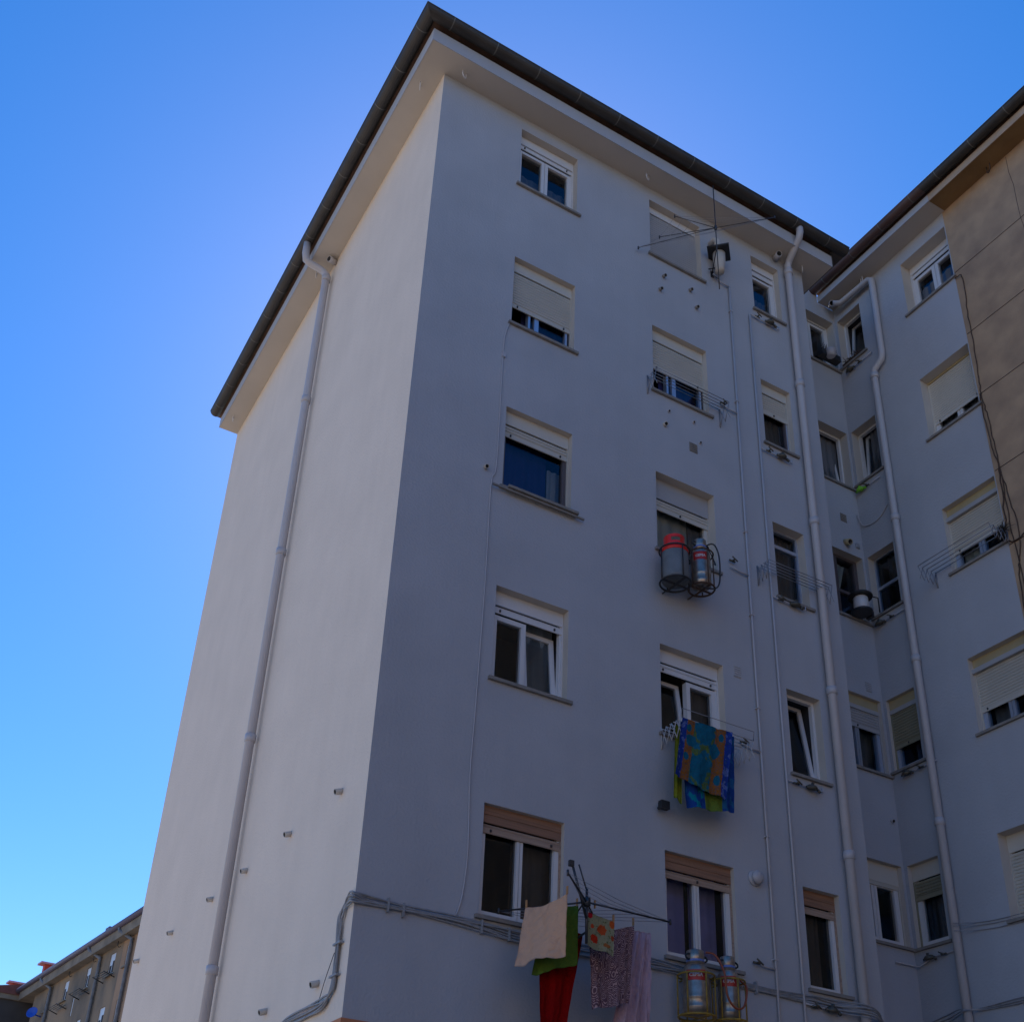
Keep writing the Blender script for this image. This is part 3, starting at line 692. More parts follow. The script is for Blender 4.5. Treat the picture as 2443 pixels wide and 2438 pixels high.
for dz in (-0.03, 0.0, 0.035):
    t.tube(smoothpath([(9.36, 1.25, 4.14 + dz), (9.355, 0.8, 4.20 + dz * 1.5), (9.20, 0.5, 4.20 + dz), (9.20, 0.37, 4.21), (9.355, 0.2, 4.22 + dz * 0.5), (9.355, -0.4, 4.22 + dz), (9.355, -1.3, 4.23), (9.355, -3.0, 4.25 + dz)]), 0.009, 6)
tag(t.build('wing_cables', 'cable'), 'loose dark cables crossing the right wing wall low down, behind the downpipe', 'cables')
t = MB()
for dz in (0.0, 0.07, 0.11): t.tube(smoothpath([(9.20, 0.40, 5.32 + dz), (9.30, 0.25, 5.31 + dz), (9.365, 0.1, 5.29 + dz), (9.365, -0.5, 5.24 + dz), (9.365, -2.5, 5.2 + dz)]), 0.006, 5)
tag(t.build('wing_cables', 'cable'), 'three faint thin cables just below the lowest right wing window', 'cables')
# old cables down the party line
t = MB()
def wob(pts, amp=0.012):
    out = []
    for p in smoothpath(pts, 8): out.append(Vector((p.x, p.y + rng.uniform(-amp, amp), p.z)))
    return out
t.tube(wob([(9.36, -1.50, 16.62), (9.33, -1.58, 16.58), (9.36, -1.65, 16.5), (9.36, -1.61, 15.6), (9.36, -1.60, 14.6), (9.355, -1.56, 13.9), (9.36, -1.60, 13.3), (9.36, -1.62, 12.3), (9.36, -1.61, 11.1), (9.36, -1.64, 9.5), (9.36, -1.62, 8.0)]), 0.009, 6)
t.tube(wob([(9.36, -1.53, 13.9), (9.34, -1.55, 13.2), (9.36, -1.60, 12.4), (9.36, -1.68, 11.7), (9.36, -1.72, 10.9), (9.36, -1.60, 10.4), (9.36, -1.56, 9.6), (9.36, -1.68, 9.0)]), 0.009, 6)
t.tube(wob([(9.36, -1.62, 12.35), (9.36, -1.55, 11.5), (9.36, -1.5, 11.0), (9.35, -1.7, 10.9), (9.36, -1.9, 11.0)], 0.02), 0.011, 6)
tag(t.build('old_cables', 'cage_rust'), 'tangled rusty brown cables hanging down the joint between grey and beige walls', 'cables')
t = MB()
for k in range(70):
    a = rng.uniform(0, 6.28); rr = rng.uniform(0.05, 0.22)
    p0 = Vector((9.30, -1.50, 11.12)); p1 = p0 + Vector((rng.uniform(-0.10, 0.03), rr * math.cos(a), rr * math.sin(a) * 0.9))
    t.tube([p0 + (p1 - p0) * 0.1, p0 + (p1 - p0) * 0.55 + Vector((-0.02, 0, 0.02)), p1], [0.006, 0.005, 0.002], 4)
tag(t.build('dry_plant', 'plant'), 'dark tangle of dry twigs at the party line beside the rack window', 'plant')

# ------------------------------------------------------------------ clothes racks
def scissor(mb, a, b, z0, z1, n=4, r=0.006):
    """lattice between horizontal points a (wall) and b (outer)"""
    a, b = Vector(a), Vector(b)
    for k in range(n):
        p = a.lerp(b, k / n); q = a.lerp(b, (k + 1) / n)
        mb.tube([(p.x, p.y, z0), (q.x, q.y, z1)], r, 6); mb.tube([(p.x + 0.006, p.y, z1), (q.x + 0.006, q.y, z0)], r, 6)
def rack(x0, x1, zc, hgt, ext, rails, label, side='FRONT', m='rackwhite', hang=0.30, rr=0.0055, name='drying_rack'):
    fr = FRONT if side == 'FRONT' else WING
    root = empty(name, fr((x0 + x1) / 2, 0, zc - hgt), label, 'clothes rack', 'folding wall racks for drying clothes')
    for u in (x0, x1):
        s = MB(); scissor(s, fr(u, 0.02, 0), fr(u, ext, 0), zc - hgt, zc, max(2, int(ext / 0.085)), 0.0055)
        s.tube([fr(u, 0.012, zc - hgt - 0.03), fr(u, 0.012, zc + 0.03)], 0.009, 6)
        s.build('scissor_arm', m, root)
    for k in range(rails):
        n = 0.03 + (ext - 0.03) * k / (rails - 1)
        t = MB(); t.tube([fr(x0, n, zc), fr(x1, n, zc)], rr, 6); t.build('rail', m, root)
    return root
rack(3.72, 5.08, 12.61, 0.30, 0.24, 5, 'folded metal clothes rack across the half shuttered second column window', m='wire')
rack(5.62, 6.83, 9.91, 0.28, 0.26, 5, 'folded metal clothes rack across the narrow dark window beside the downpipe', m='wire')
rack(0.13, 1.52, 11.15, 0.24, 0.42, 5, 'clothes rack half opened before the right wing window beside the beige wall', 'WING', m='wire')
rk = rack(3.82, 4.96, 6.78, 0.24, 0.42, 6, 'opened clothes rack holding the blue and orange beach towel')
t = MB(); t.tube([(3.82, -0.42, 6.78), (3.82, -0.44, 6.90), (4.96, -0.44, 6.90), (4.96, -0.42, 6.78)], 0.005, 6); t.build('rail', 'wire', rk)

# cloth sheet from four 3D corners
def cloth(name, c, nx, ny, folds, amp, m, label, cat, seed=0, sag=0.0, hem=0.0, group=None, thick=0.004, wav=0.01, curl=0.0):
    rg = random.Random(seed); tl, tr, bl, br = [Vector(p) for p in c]
    nrm = (tr - tl).cross(bl - tl).normalized()
    if nrm.y > 0: nrm = -nrm
    ph = [rg.uniform(0, 6.28) for _ in range(6)]
    V = []; UV = []
    for j in range(ny + 1):
        t = j / ny
        for i in range(nx + 1):
            s = i / nx
            p = tl.lerp(tr, s).lerp(bl.lerp(br, s), t)
            k = 0.35 + 0.65 * t
            off = amp * k * (math.sin(s * folds * 6.28 + ph[0] + t * 0.9) + 0.45 * math.sin(s * folds * 2.3 * 6.28 + ph[1] - t * 2.0) + 0.3 * math.sin(t * 7 + ph[2] + s * 4))
            off += amp * 0.25 * math.sin(s * 31 + ph[3] + t * 9) * math.sin(t * 23 + ph[4])
            p = p + nrm * (off - 0.4 * amp * (0 if t > 0 else 1))
            p.z -= sag * 4 * s * (1 - s) * (1 - t) 
            p.z += wav * math.sin(s * 9 + ph[5]) * t
            if curl: p += nrm * curl * max(0, t - 0.85) * 6
            V.append(p); UV.append((s, 1 - t))
    F = [(j * (nx + 1) + i, j * (nx + 1) + i + 1, (j + 1) * (nx + 1) + i + 1, (j + 1) * (nx + 1) + i) for j in range(ny) for i in range(nx)]
    # back skin for thickness
    n0 = len(V)
    V2 = [p - nrm * thick for p in V]; F2 = [tuple(n0 + q for q in reversed(f)) for f in F]
    b = MB(); b.v = [tuple(p) for p in V + V2]; b.f = F + F2; b.mi = [0] * len(b.f); b.smooth = [True] * len(b.f)
    rim = [i for i in range(nx + 1)] + [(j + 1) * (nx + 1) - 1 for j in range(1, ny + 1)] + [ny * (nx + 1) + i for i in range(nx - 1, -1, -1)] + [j * (nx + 1) for j in range(ny - 1, 0, -1)]
    for a_, b_ in zip(rim, rim[1:] + rim[:1]):
        b.f.append((a_, b_, b_ + n0, a_ + n0)); b.mi.append(0); b.smooth.append(False)
    o = b.build(name, m, None, uvs=UV + UV, fixn=False)
    if label: tag(o, label, cat, group)
    return o

def uvmat(name, build, rough=0.95):
    m = bpy.data.materials.new(name); m.use_nodes = True; nt = m.node_tree
    b = nt.nodes['Principled BSDF']; b.inputs['Roughness'].default_value = rough; b.inputs['Specular IOR Level'].default_value = 0.1
    uv = nt.nodes.new('ShaderNodeTexCoord')
    c = build(nt, uv.outputs['UV']); nt.links.new(c, b.inputs['Base Color'])
    n2 = nt.nodes.new('ShaderNodeTexNoise'); n2.inputs['Scale'].default_value = 180; nt.links.new(uv.outputs['Object'], n2.inputs['Vector'])
    bp = nt.nodes.new('ShaderNodeBump'); bp.inputs['Strength'].default_value = 0.5; bp.inputs['Distance'].default_value = 0.004
    nt.links.new(n2.outputs['Fac'], bp.inputs['Height'])
    n3 = nt.nodes.new('ShaderNodeTexNoise'); n3.inputs['Scale'].default_value = 9; n3.inputs['Detail'].default_value = 3; n3.inputs['Distortion'].default_value = 1.2
    nt.links.new(uv.outputs['Object'], n3.inputs['Vector'])
    b3 = nt.nodes.new('ShaderNodeBump'); b3.inputs['Strength'].default_value = 0.6; b3.inputs['Distance'].default_value = 0.05
    nt.links.new(n3.outputs['Fac'], b3.inputs['Height']); nt.links.new(bp.outputs[0], b3.inputs['Normal']); nt.links.new(b3.outputs[0], b.inputs['Normal'])
    return m
def mixc(nt, fac, a, b):
    x = nt.nodes.new('ShaderNodeMix'); x.data_type = 'RGBA'
    if isinstance(fac, float): x.inputs[0].default_value = fac
    else: nt.links.new(fac, x.inputs[0])
    for idx, c in ((6, a), (7, b)):
        if isinstance(c, tuple): x.inputs[idx].default_value = (*c, 1)
        else: nt.links.new(c, x.inputs[idx])
    return x.outputs[2]
def math_(nt, op, a, b=None, c=None):
    x = nt.nodes.new('ShaderNodeMath'); x.operation = op
    for i, q in enumerate((a, b, c)):
        if q is None: continue
        if isinstance(q, (int, float)): x.inputs[i].default_value = q
        else: nt.links.new(q, x.inputs[i])
    return x.outputs[0]
def disc(nt, U_, V_, cu, cv, ru, rv, noise=None, wob_=0.0):
    du = math_(nt, 'DIVIDE', math_(nt, 'SUBTRACT', U_, cu), ru); dv = math_(nt, 'DIVIDE', math_(nt, 'SUBTRACT', V_, cv), rv)
    d = math_(nt, 'ADD', math_(nt, 'MULTIPLY', du, du), math_(nt, 'MULTIPLY', dv, dv))
    if noise is not None: d = math_(nt, 'ADD', d, math_(nt, 'MULTIPLY', math_(nt, 'SUBTRACT', noise, 0.5), wob_))
    return math_(nt, 'LESS_THAN', d, 1.0)
def beach(nt, uv):
    sp = nt.nodes.new('ShaderNodeSeparateXYZ'); nt.links.new(uv, sp.inputs[0]); U_, V_ = sp.outputs[0], sp.outputs[1]
    nz = nt.nodes.new('ShaderNodeTexNoise'); nz.inputs['Scale'].default_value = 9; nt.links.new(uv, nz.inputs['Vector']); n = nz.outputs['Fac']
    blue = (0.012, 0.035, 0.25); orange = (0.24, 0.085, 0.015); teal = (0.005, 0.10, 0.16); green = (0.085, 0.13, 0.03); pale = (0.10, 0.14, 0.36)
    Uw = math_(nt, 'ADD', U_, math_(nt, 'MULTIPLY', math_(nt, 'SUBTRACT', n, 0.5), 0.05))
    def band(a, b): return math_(nt, 'MULTIPLY', math_(nt, 'GREATER_THAN', Uw, a), math_(nt, 'LESS_THAN', Uw, b))
    c = mixc(nt, math_(nt, 'GREATER_THAN', n, 0.56), blue, pale)
    c = mixc(nt, band(0.12, 0.88), c, orange)
    c = mixc(nt, band(0.27, 0.68), c, mixc(nt, math_(nt, 'GREATER_THAN', n, 0.50), (0.01, 0.12, 0.19), green))
    for (a, b, ra, rb) in ((0.48, 0.86, 0.19, 0.20), (0.23, 0.66, 0.10, 0.10), (0.68, 0.62, 0.11, 0.12), (0.44, 0.28, 0.16, 0.24), (0.16, 0.86, 0.05, 0.06), (0.80, 0.86, 0.05, 0.06), (0.80, 0.22, 0.05, 0.08), (0.17, 0.38, 0.05, 0.07)):
        c = mixc(nt, disc(nt, U_, V_, a, b, ra, rb, n, 1.6), c, teal)
    n2 = nt.nodes.new('ShaderNodeTexNoise'); n2.inputs['Scale'].default_value = 38; nt.links.new(uv, n2.inputs['Vector'])
    return mixc(nt, math_(nt, 'MULTIPLY', math_(nt, 'GREATER_THAN', n2.outputs['Fac'], 0.52), 0.45), c, (0.02, 0.07, 0.12))
def beach2(nt, uv):
    sp = nt.nodes.new('ShaderNodeSeparateXYZ'); nt.links.new(uv, sp.inputs[0]); U_ = sp.outputs[0]
    nz = nt.nodes.new('ShaderNodeTexNoise'); nz.inputs['Scale'].default_value = 7; nt.links.new(uv, nz.inputs['Vector']); n = nz.outputs['Fac']
    Uw = math_(nt, 'ADD', U_, math_(nt, 'MULTIPLY', math_(nt, 'SUBTRACT', n, 0.5), 0.06))
    def band(a, b): return math_(nt, 'MULTIPLY', math_(nt, 'GREATER_THAN', Uw, a), math_(nt, 'LESS_THAN', Uw, b))
    c = mixc(nt, math_(nt, 'GREATER_THAN', n, 0.55), (0.01, 0.05, 0.22), (0.015, 0.10, 0.24))
    c = mixc(nt, band(0.36, 0.72), c, (0.12, 0.18, 0.03)); c = mixc(nt, math_(nt, 'MULTIPLY', band(0.08, 0.34), math_(nt, 'GREATER_THAN', n, 0.5)), c, (0.0, 0.17, 0.24))
    return c
M['beach'] = uvmat('beach_towel_print', beach); M['beach2'] = uvmat('beach_towel_back', beach2)
def paisley(nt, uv):
    v = nt.nodes.new('ShaderNodeTexVoronoi'); v.inputs['Scale'].default_value = 6; nt.links.new(uv, v.inputs['Vector'])
    s = math_(nt, 'SINE', math_(nt, 'MULTIPLY', v.outputs['Distance'], 48.0))
    n = nt.nodes.new('ShaderNodeTexNoise'); n.inputs['Scale'].default_value = 30; nt.links.new(uv, n.inputs['Vector'])
    k = math_(nt, 'ADD', s, math_(nt, 'MULTIPLY', math_(nt, 'SUBTRACT', n.outputs['Fac'], 0.5), 3.2))
    return mixc(nt, math_(nt, 'GREATER_THAN', k, 0.50), (0.12, 0.065, 0.085), (0.42, 0.28, 0.28))
M['paisley'] = uvmat('paisley_print', paisley)
def floral(nt, uv):
    sp = nt.nodes.new('ShaderNodeSeparateXYZ'); nt.links.new(uv, sp.inputs[0]); U_, V_ = sp.outputs[0], sp.outputs[1]
    nz = nt.nodes.new('ShaderNodeTexNoise'); nz.inputs['Scale'].default_value = 11; nt.links.new(uv, nz.inputs['Vector']); n = nz.outputs['Fac']
    c = mixc(nt, math_(nt, 'GREATER_THAN', n, 0.62), (0.26, 0.25, 0.15), (0.13, 0.13, 0.05))
    for (a, b, ra, rb, col) in ((0.55, 0.62, 0.17, 0.15, (0.42, 0.07, 0.02)), (0.28, 0.30, 0.16, 0.12, (0.45, 0.03, 0.01)), (0.05, 0.95, 0.10, 0.12, (0.38, 0.01, 0.02)), (0.92, 0.88, 0.10, 0.12, (0.42, 0.08, 0.02)), (0.75, 0.20, 0.12, 0.06, (0.30, 0.10, 0.03)), (0.17, 0.62, 0.06, 0.06, (0.45, 0.06, 0.02)), (0.95, 0.5, 0.06, 0.08, (0.3, 0.05, 0.02))):
        c = mixc(nt, disc(nt, U_, V_, a, b, ra, rb, n, 2.4), c, col)
    return c
M['floral'] = uvmat('floral_print', floral)
def plain(col, var):
    def f(nt, uv):
        nz = nt.nodes.new('ShaderNodeTexNoise'); nz.inputs['Scale'].default_value = 6; nz.inputs['Detail'].default_value = 6; nt.links.new(uv, nz.inputs['Vector'])
        return mixc(nt, nz.outputs['Fac'], col, tuple(c * (1 - var) for c in col))
    return f
M['peach'] = uvmat('peach_terry', plain((0.62, 0.37, 0.235), 0.15)); M['greencloth'] = uvmat('green_cotton', plain((0.10, 0.17, 0.025), 0.2))
M['redcloth'] = uvmat('red_cotton', plain((0.26, 0.003, 0.003), 0.3)); M['pinkcloth'] = uvmat('pale_pink_cotton', plain((0.52, 0.36, 0.42), 0.35))
M['limecloth'] = uvmat('lime_cotton', plain((0.20, 0.22, 0.02), 0.15))

# towel folded over the rack: front and rear half in one sheet each, joined over the rail
F1 = cloth('beach_towel', [(3.82, -0.44, 6.775), (4.60, -0.44, 6.79), (3.665, -0.45, 5.965), (4.43, -0.45, 5.82)], 40, 44, 2.0, 0.018, 'beach', 'blue and orange printed beach towel folded over the opened rack', 'towel', 3)
F2 = cloth('lower_fold', [(3.86, -0.36, 6.77), (4.70, -0.36, 6.79), (3.90, -0.38, 5.63), (4.66, -0.34, 5.75)], 36, 44, 2.0, 0.018, 'beach2', None, None, 5)
F2.parent = F1
F3 = cloth('lime_towel', [(3.86, -0.26, 6.76), (3.98, -0.26, 6.76), (3.79, -0.27, 5.78), (3.90, -0.28, 5.70)], 10, 24, 1.0, 0.01, 'limecloth', 'lime green cloth edge hanging behind the beach towel on the rack', 'towel', 6)
t = MB(); t.box(WORLD, 3.70, 3.82, 0.08, 0.15, 5.66, 5.76); t.box(WORLD, 3.71, 3.81, 0.06, 0.08, 5.67, 5.75)
t.tube([(3.76, 0, 5.71), (3.76, -0.09, 5.71)], 0.02, 8)
tag(t.build('wall_box', 'black'), 'small dark box fixed to the wall behind the lower left of the beach towel', 'box')  # plain dark box on a short stub, holds no lamp

# ------------------------------------------------------------------ rotary dryers
def rotary(hub, ztop, zbot, arms, label, lines=4, wallx=None, m='darkmetal', thick=1.0, wallz=None):
    hx, hy, hz_ = hub
    root = empty('rotary_dryer', (hx, 0, zbot), label, 'clothes dryer', 'umbrella shaped clothes dryers fixed to the wall')
    p = MB(); p.tube([(hx, hy, zbot), (hx, hy, ztop)], 0.014 * thick, 8)
    p.lathe((hx, hy, hz_ - 0.05), [(0.015, 0), (0.04 * thick, 0.01), (0.04 * thick, 0.09), (0.015, 0.10)], 12)
    p.build('mast', m, root)
    for a in arms:
        q = MB(); q.tube([(hx, hy, hz_), a], 0.010 * thick, 6); q.tube([Vector(a) + Vector((0, 0, -0.03)), Vector(a) + Vector((0, 0, 0.03))], 0.012, 6)
        q.build('arm', m, root)
    for k in range(lines):
        s = MB(); f = 1 - k * 0.2
        pts = [Vector((hx, hy, hz_)).lerp(Vector(a), f) for a in arms]
        for a_, b_ in zip(pts, pts[1:] + pts[:1]):
            mid = (a_ + b_) / 2 - Vector((0, 0, 0.03)); s.tube([a_, mid, b_], 0.0028, 4)
        s.build('washing_line', 'wire', root)
    b = MB(); wz = zbot + 0.12
    if wallz: b.tube([(hx, hy, wz + 0.1), (wallx, -0.01, wallz)], 0.009, 6); b.tube([(hx, hy, wallz), (wallx, -0.01, wallz + 0.02)], 0.009, 6); wz = wallz
    else: b.tube([(hx, hy, wz), (wallx or hx, -0.01, wz)], 0.012, 8); b.tube([(hx, hy, wz + 0.35), (wallx or hx, -0.01, wz + 0.05)], 0.009, 6)
    b.box(WORLD, (wallx or hx) - 0.03, (wallx or hx) + 0.03, 0.0, 0.014, wz - 0.06, wz + 0.08)
    b.build('wall_bracket', m, root)
    return root
rotary((4.80, -0.5, 16.02), 17.05, 14.62, [(3.55, -0.07, 15.20), (5.64, -1.0, 16.30), (4.09, -0.34, 16.0), (3.97, -0.08, 15.70)],
       'bare spidery clothes dryer on a tall mast before the closed top window', wallx=5.10, lines=3, thick=0.6, wallz=15.58)
LD = rotary((2.15, -0.9, 3.98), 4.12, 3.55, [(1.568, -0.118, 3.97), (3.216, -0.885, 3.98), (1.541, -1.495, 3.99), (2.75, -0.25, 3.98)],
       'umbrella clothes dryer loaded with washing at the lowest windows', wallx=2.30, lines=4)
t = MB(); t.tube([(2.15, -0.9, 3.80), (1.93, -0.95, 4.35)], 0.013, 8); t.tube([(2.15, -0.9, 4.1), (2.05, -0.9, 4.36)], 0.008, 6); t.box(WORLD, 1.90, 1.95, 0.93, 0.97, 4.30, 4.36)
t.build('strut', 'darkmetal', LD)

# washing
cloth('towel', [(1.728, -0.40, 3.98), (1.86, -0.98, 4.00), (1.50, -0.62, 3.27), (1.84, -0.99, 3.36)], 36, 40, 1.2, 0.018, 'peach', 'pale peach towel pegged at the left of the loaded dryer', 'towel', 11, curl=0.012, sag=0.05)
cloth('cloth_napkin', [(1.84, -0.60, 3.93), (2.165, -0.72, 4.00), (1.66, -0.68, 3.20), (2.16, -0.72, 3.38)], 30, 34, 1.6, 0.020, 'greencloth', 'dark green cloth hanging just behind the peach towel', 'cloth', 12)
cloth('trousers', [(1.84, -0.48, 3.78), (2.375, -0.50, 3.79), (1.89, -0.50, 2.35), (2.08, -0.52, 2.38)], 26, 44, 1.8, 0.024, 'redcloth', 'long deep red garment hanging below the green cloth', 'clothing', 13)
cloth('pillowcase', [(2.20, -0.86, 3.895), (2.53, -0.84, 3.863), (2.175, -0.86, 3.55), (2.505, -0.85, 3.50)], 26, 24, 1.1, 0.010, 'floral', 'small cream cloth with red flowers in the middle of the loaded dryer', 'cloth', 14)
cloth('tablecloth', [(2.38, -0.61, 3.75), (2.942, -0.62, 3.955), (2.41, -0.62, 2.99), (2.87, -0.63, 3.125)], 40, 50, 1.8, 0.022, 'paisley', 'purple brown cloth with swirling pale print hanging right of the floral cloth', 'cloth', 15)
cloth('bedsheet', [(3.08, -0.42, 3.985), (3.29, -0.43, 3.985), (2.64, -0.44, 2.50), (3.22, -0.46, 2.50)], 40, 56, 3.0, 0.038, 'pinkcloth', 'pale pink sheet hanging at the right end of the loaded dryer', 'bedsheet', 16)
def peg(x, y, z, col='peg', label=''):
    p = MB(); p.box(WORLD, x - 0.006, x + 0.006, -y - 0.012, -y - 0.002, z - 0.04, z + 0.045); p.box(WORLD, x - 0.006, x + 0.006, -y + 0.002, -y + 0.012, z - 0.04, z + 0.045)
    p.tube([(x, y - 0.008, z), (x, y + 0.008, z)], 0.004, 6)
    tag(p.build('clothes_peg', col), label, 'clothes peg', 'pegs on the washing lines')
peg(1.728, -0.41, 4.0, label='wooden peg at the outer left corner of the peach towel')
peg(1.86, -0.985, 4.02, label='wooden peg at the raised right corner of the peach towel')
peg(2.15, -0.72, 4.02, label='wooden peg holding the green cloth beside the mast')
peg(2.52, -0.84, 3.89, label='wooden peg at the right corner of the flowered cloth')
peg(2.92, -0.63, 3.99, label='orange wooden peg on the swirling print cloth')
peg(2.26, -0.885, 3.98, label='long wooden peg hanging by the mast above the flowered cloth')

# ------------------------------------------------------------------ gas bottles and cages
def text_on_cyl(txt, c, rad, ang0, z, size, m, parent):
    cu = bpy.data.curves.new('txt', 'FONT'); cu.body = txt; cu.size = size; cu.align_x = 'CENTER'; cu.extrude = 0.0015; cu.offset = 0.002; cu.resolution_u = 4
    to = bpy.data.objects.new('txt', cu); COL.objects.link(to)
    dg = bpy.context.evaluated_depsgraph_get(); me = bpy.data.meshes.new_from_object(to.evaluated_get(dg))
    bpy.data.objects.remove(to)
    for v in me.vertices:
        x, y, e_ = v.co; a = ang0 + x / rad; r_ = rad + 0.0025 + e_
        v.co = (c[0] + r_ * math.cos(a), c[1] + r_ * math.sin(a), z + y)
    me.materials.clear(); me.materials.append(M[m])
    o = bpy.data.objects.new('lettering', me); COL.objects.link(o); o.parent = parent
    return o
FACE = -math.pi * 0.71     # direction on the bottles that looks at the street
def bottle(c, z0, rad, hgt, kind, label):
    x, y = c
    if kind == 'steel':
        prof = [(rad * 0.75, 0), (rad, 0.03), (rad, 0.06), (rad * 1.02, 0.065), (rad * 1.02, 0.075), (rad, 0.08), (rad, hgt * 0.28), (rad * 1.015, hgt * 0.285), (rad * 1.015, hgt * 0.30), (rad, hgt * 0.31), (rad, hgt * 0.78), (rad * 0.93, hgt * 0.86), (rad * 0.72, hgt * 0.93), (rad * 0.5, hgt * 0.95)]
        b = MB(); b.lathe((x, y, z0), prof, 32); o = b.build('gas_bottle', 'steel')
        co = MB(); co.lathe((x, y, z0 + hgt * 0.93), [(rad * 0.68, -0.02), (rad * 0.66, 0.16), (rad * 0.62, 0.165), (rad * 0.62, 0.0)], 24); co.build('collar', 'steel', o)
        bb = MB(); bb.lathe((x, y, z0 + hgt * 0.935), [(rad * 0.685, 0.03), (rad * 0.682, 0.055)], 24); bb.build('blue_band', 'labelblue', o)
        hh = MB()
        for sg in (-1, 1):
            pts = [(x + sg * (rad * 0.66 + 0.05 * math.cos(a)) , y - 0.02, z0 + hgt + 0.045 + 0.032 * math.sin(a)) for a in [k * 6.283 / 14 for k in range(14)]]
            hh.tube(pts, 0.011, 6, closed=True)
        hh.build('handle', 'black', o)
        lb = MB(); n = 14
        for k in range(n):
            a0_ = FACE - 0.75 + 1.5 * k / n; a1_ = FACE - 0.75 + 1.5 * (k + 1) / n; rr = rad + 0.0015
            lb.poly([(x + rr * math.cos(a0_), y + rr * math.sin(a0_), z0 + hgt * 0.60), (x + rr * math.cos(a1_), y + rr * math.sin(a1_), z0 + hgt * 0.60), (x + rr * math.cos(a1_), y + rr * math.sin(a1_), z0 + hgt * 0.80), (x + rr * math.cos(a0_), y + rr * math.sin(a0_), z0 + hgt * 0.80)])
        lb.build('label_band', 'labelred', o)
        text_on_cyl('CEPSA', (x, y), rad, FACE, z0 + hgt * 0.672, 0.36 * rad, 'lettering', o)
        v = MB(); v.lathe((x, y, z0 + hgt * 0.93), [(0.02, 0), (0.02, 0.12), (0.035, 0.13), (0.035, 0.17), (0, 0.19)], 12); v.build('valve', 'black', o)
    else:
        b = MB(); b.lathe((x, y, z0), [(rad * 0.7, 0.012), (rad * 0.9, 0), (rad * 0.98, 0.02), (rad, 0.05), (rad, hgt * 0.72), (rad * 0.99, hgt * 0.74)], 32)
        o = b.build('gas_bottle', 'greybottle')
        t_ = MB(); t_.lathe((x, y, z0), [(rad * 1.01, hgt * 0.72), (rad * 1.01, hgt * 0.80), (rad * 0.9, hgt * 0.88), (rad * 0.6, hgt * 0.93), (rad * 0.5, hgt * 0.94)], 32); t_.build('shoulder', 'red', o)
        hd = MB(); n = 20
        for k in range(n):      # guard ring with hand hole
            a0_ = 6.283 * k / n; a1_ = 6.283 * (k + 1) / n
            for (z_a, z_b) in ((0.0, 0.05), (0.05, 0.11), (0.11, 0.15)):
                if z_a == 0.05 and (k % 10) in (2, 3, 4): continue
                for rr in (rad * 0.76, rad * 0.71):
                    hd.poly([(x + rr * math.cos(a), y + rr * math.sin(a), z0 + hgt * 0.90 + zz) for a, zz in ((a0_, z_a), (a1_, z_a), (a1_, z_b), (a0_, z_b))], 0, True)
        hd.tube([(x + rad * 0.735 * math.cos(a), y + rad * 0.735 * math.sin(a), z0 + hgt * 0.90 + 0.15) for a in [k * 6.283 / 20 for k in range(20)]], 0.008, 6, closed=True)
        hd.build('guard_ring', 'red', o)
    return tag(o, label, 'gas bottle', 'gas bottles in wall cages')
def cage(c, z0, z1, rad, m, label, bars=6, cross=True):
    x, y = c; root = empty('bottle_cage', (x, y, z0), label, 'bottle holder', 'wall cages for gas bottles')
    for k, zz in enumerate((z0, z1)):
        r_ = MB(); r_.tube([(x + rad * math.cos(a), y + rad * math.sin(a), zz) for a in [q * 6.283 / 28 for q in range(28)]], 0.011 if k else 0.014, 6, closed=True)
        r_.build('ring', m, root)
    if cross:
        b = MB(); b.box(WORLD, x - rad, x + rad, -y - 0.018, -y + 0.018, z0 - 0.014, z0 - 0.006); b.box(WORLD, x - 0.018, x + 0.018, -y - rad, -y + rad, z0 - 0.022, z0 - 0.015); b.build('base_bar', m, root)
    for k in range(bars):
        a = FACE + 0.55 + 6.283 * k / bars; b = MB(); b.tube([(x + rad * math.cos(a), y + rad * math.sin(a), z0), (x + rad * math.cos(a), y + rad * math.sin(a), z1)], 0.009, 6); b.build('upright', m, root)
    b = MB(); b.tube([(x, y + rad, z1), (x, -0.003, z1)], 0.010, 6); b.tube([(x, y + rad, z0), (x, -0.003, z0)], 0.010, 6); b.build('wall_arm', m, root)
    return root
cage((4.00, -0.30), 3.21, 3.66, 0.205, 'cage_yellow', 'yellow iron cage round the left steel bottle at the lowest window', 6)
cage((4.46, -0.30), 3.22, 3.67, 0.185, 'cage_yellow', 'yellow iron cage round the right steel bottle at the lowest window', 6)
bottle((4.00, -0.30), 3.235, 0.15, 0.58, 'steel', 'steel gas bottle with red band, left one below the purple curtains')
bottle((4.46, -0.30), 3.245, 0.125, 0.58, 'steel', 'slimmer steel gas bottle with red band, right one below the purple curtains')
cage((3.90, -0.29), 8.84, 9.35, 0.205, 'black', 'black wire cage round the red topped grey bottle', 4)
cage((4.33, -0.30), 8.90, 9.45, 0.175, 'cage_rust', 'rusty cage round the steel bottle beside the red topped one', 5)
bottle((3.90, -0.29), 8.86, 0.185, 0.60, 'grey', 'grey gas bottle with bright red top in a wall cage')
bottle((4.33, -0.30), 8.92, 0.135, 0.64, 'steel', 'steel gas bottle beside the red topped grey bottle')
t = MB(); t.tube(smoothpath([(4.10, -0.36, 3.93), (4.19, -0.42, 3.90), (4.24, -0.5, 3.7), (4.27, -0.5, 3.45), (4.38, -0.5, 3.33), (4.52, -0.48, 3.38), (4.60, -0.44, 3.6), (4.62, -0.3, 3.72)]), 0.012, 8)
tag(t.build('gas_hose', 'hose'), 'orange rubber gas hose looping between the two low steel bottles', 'hose')
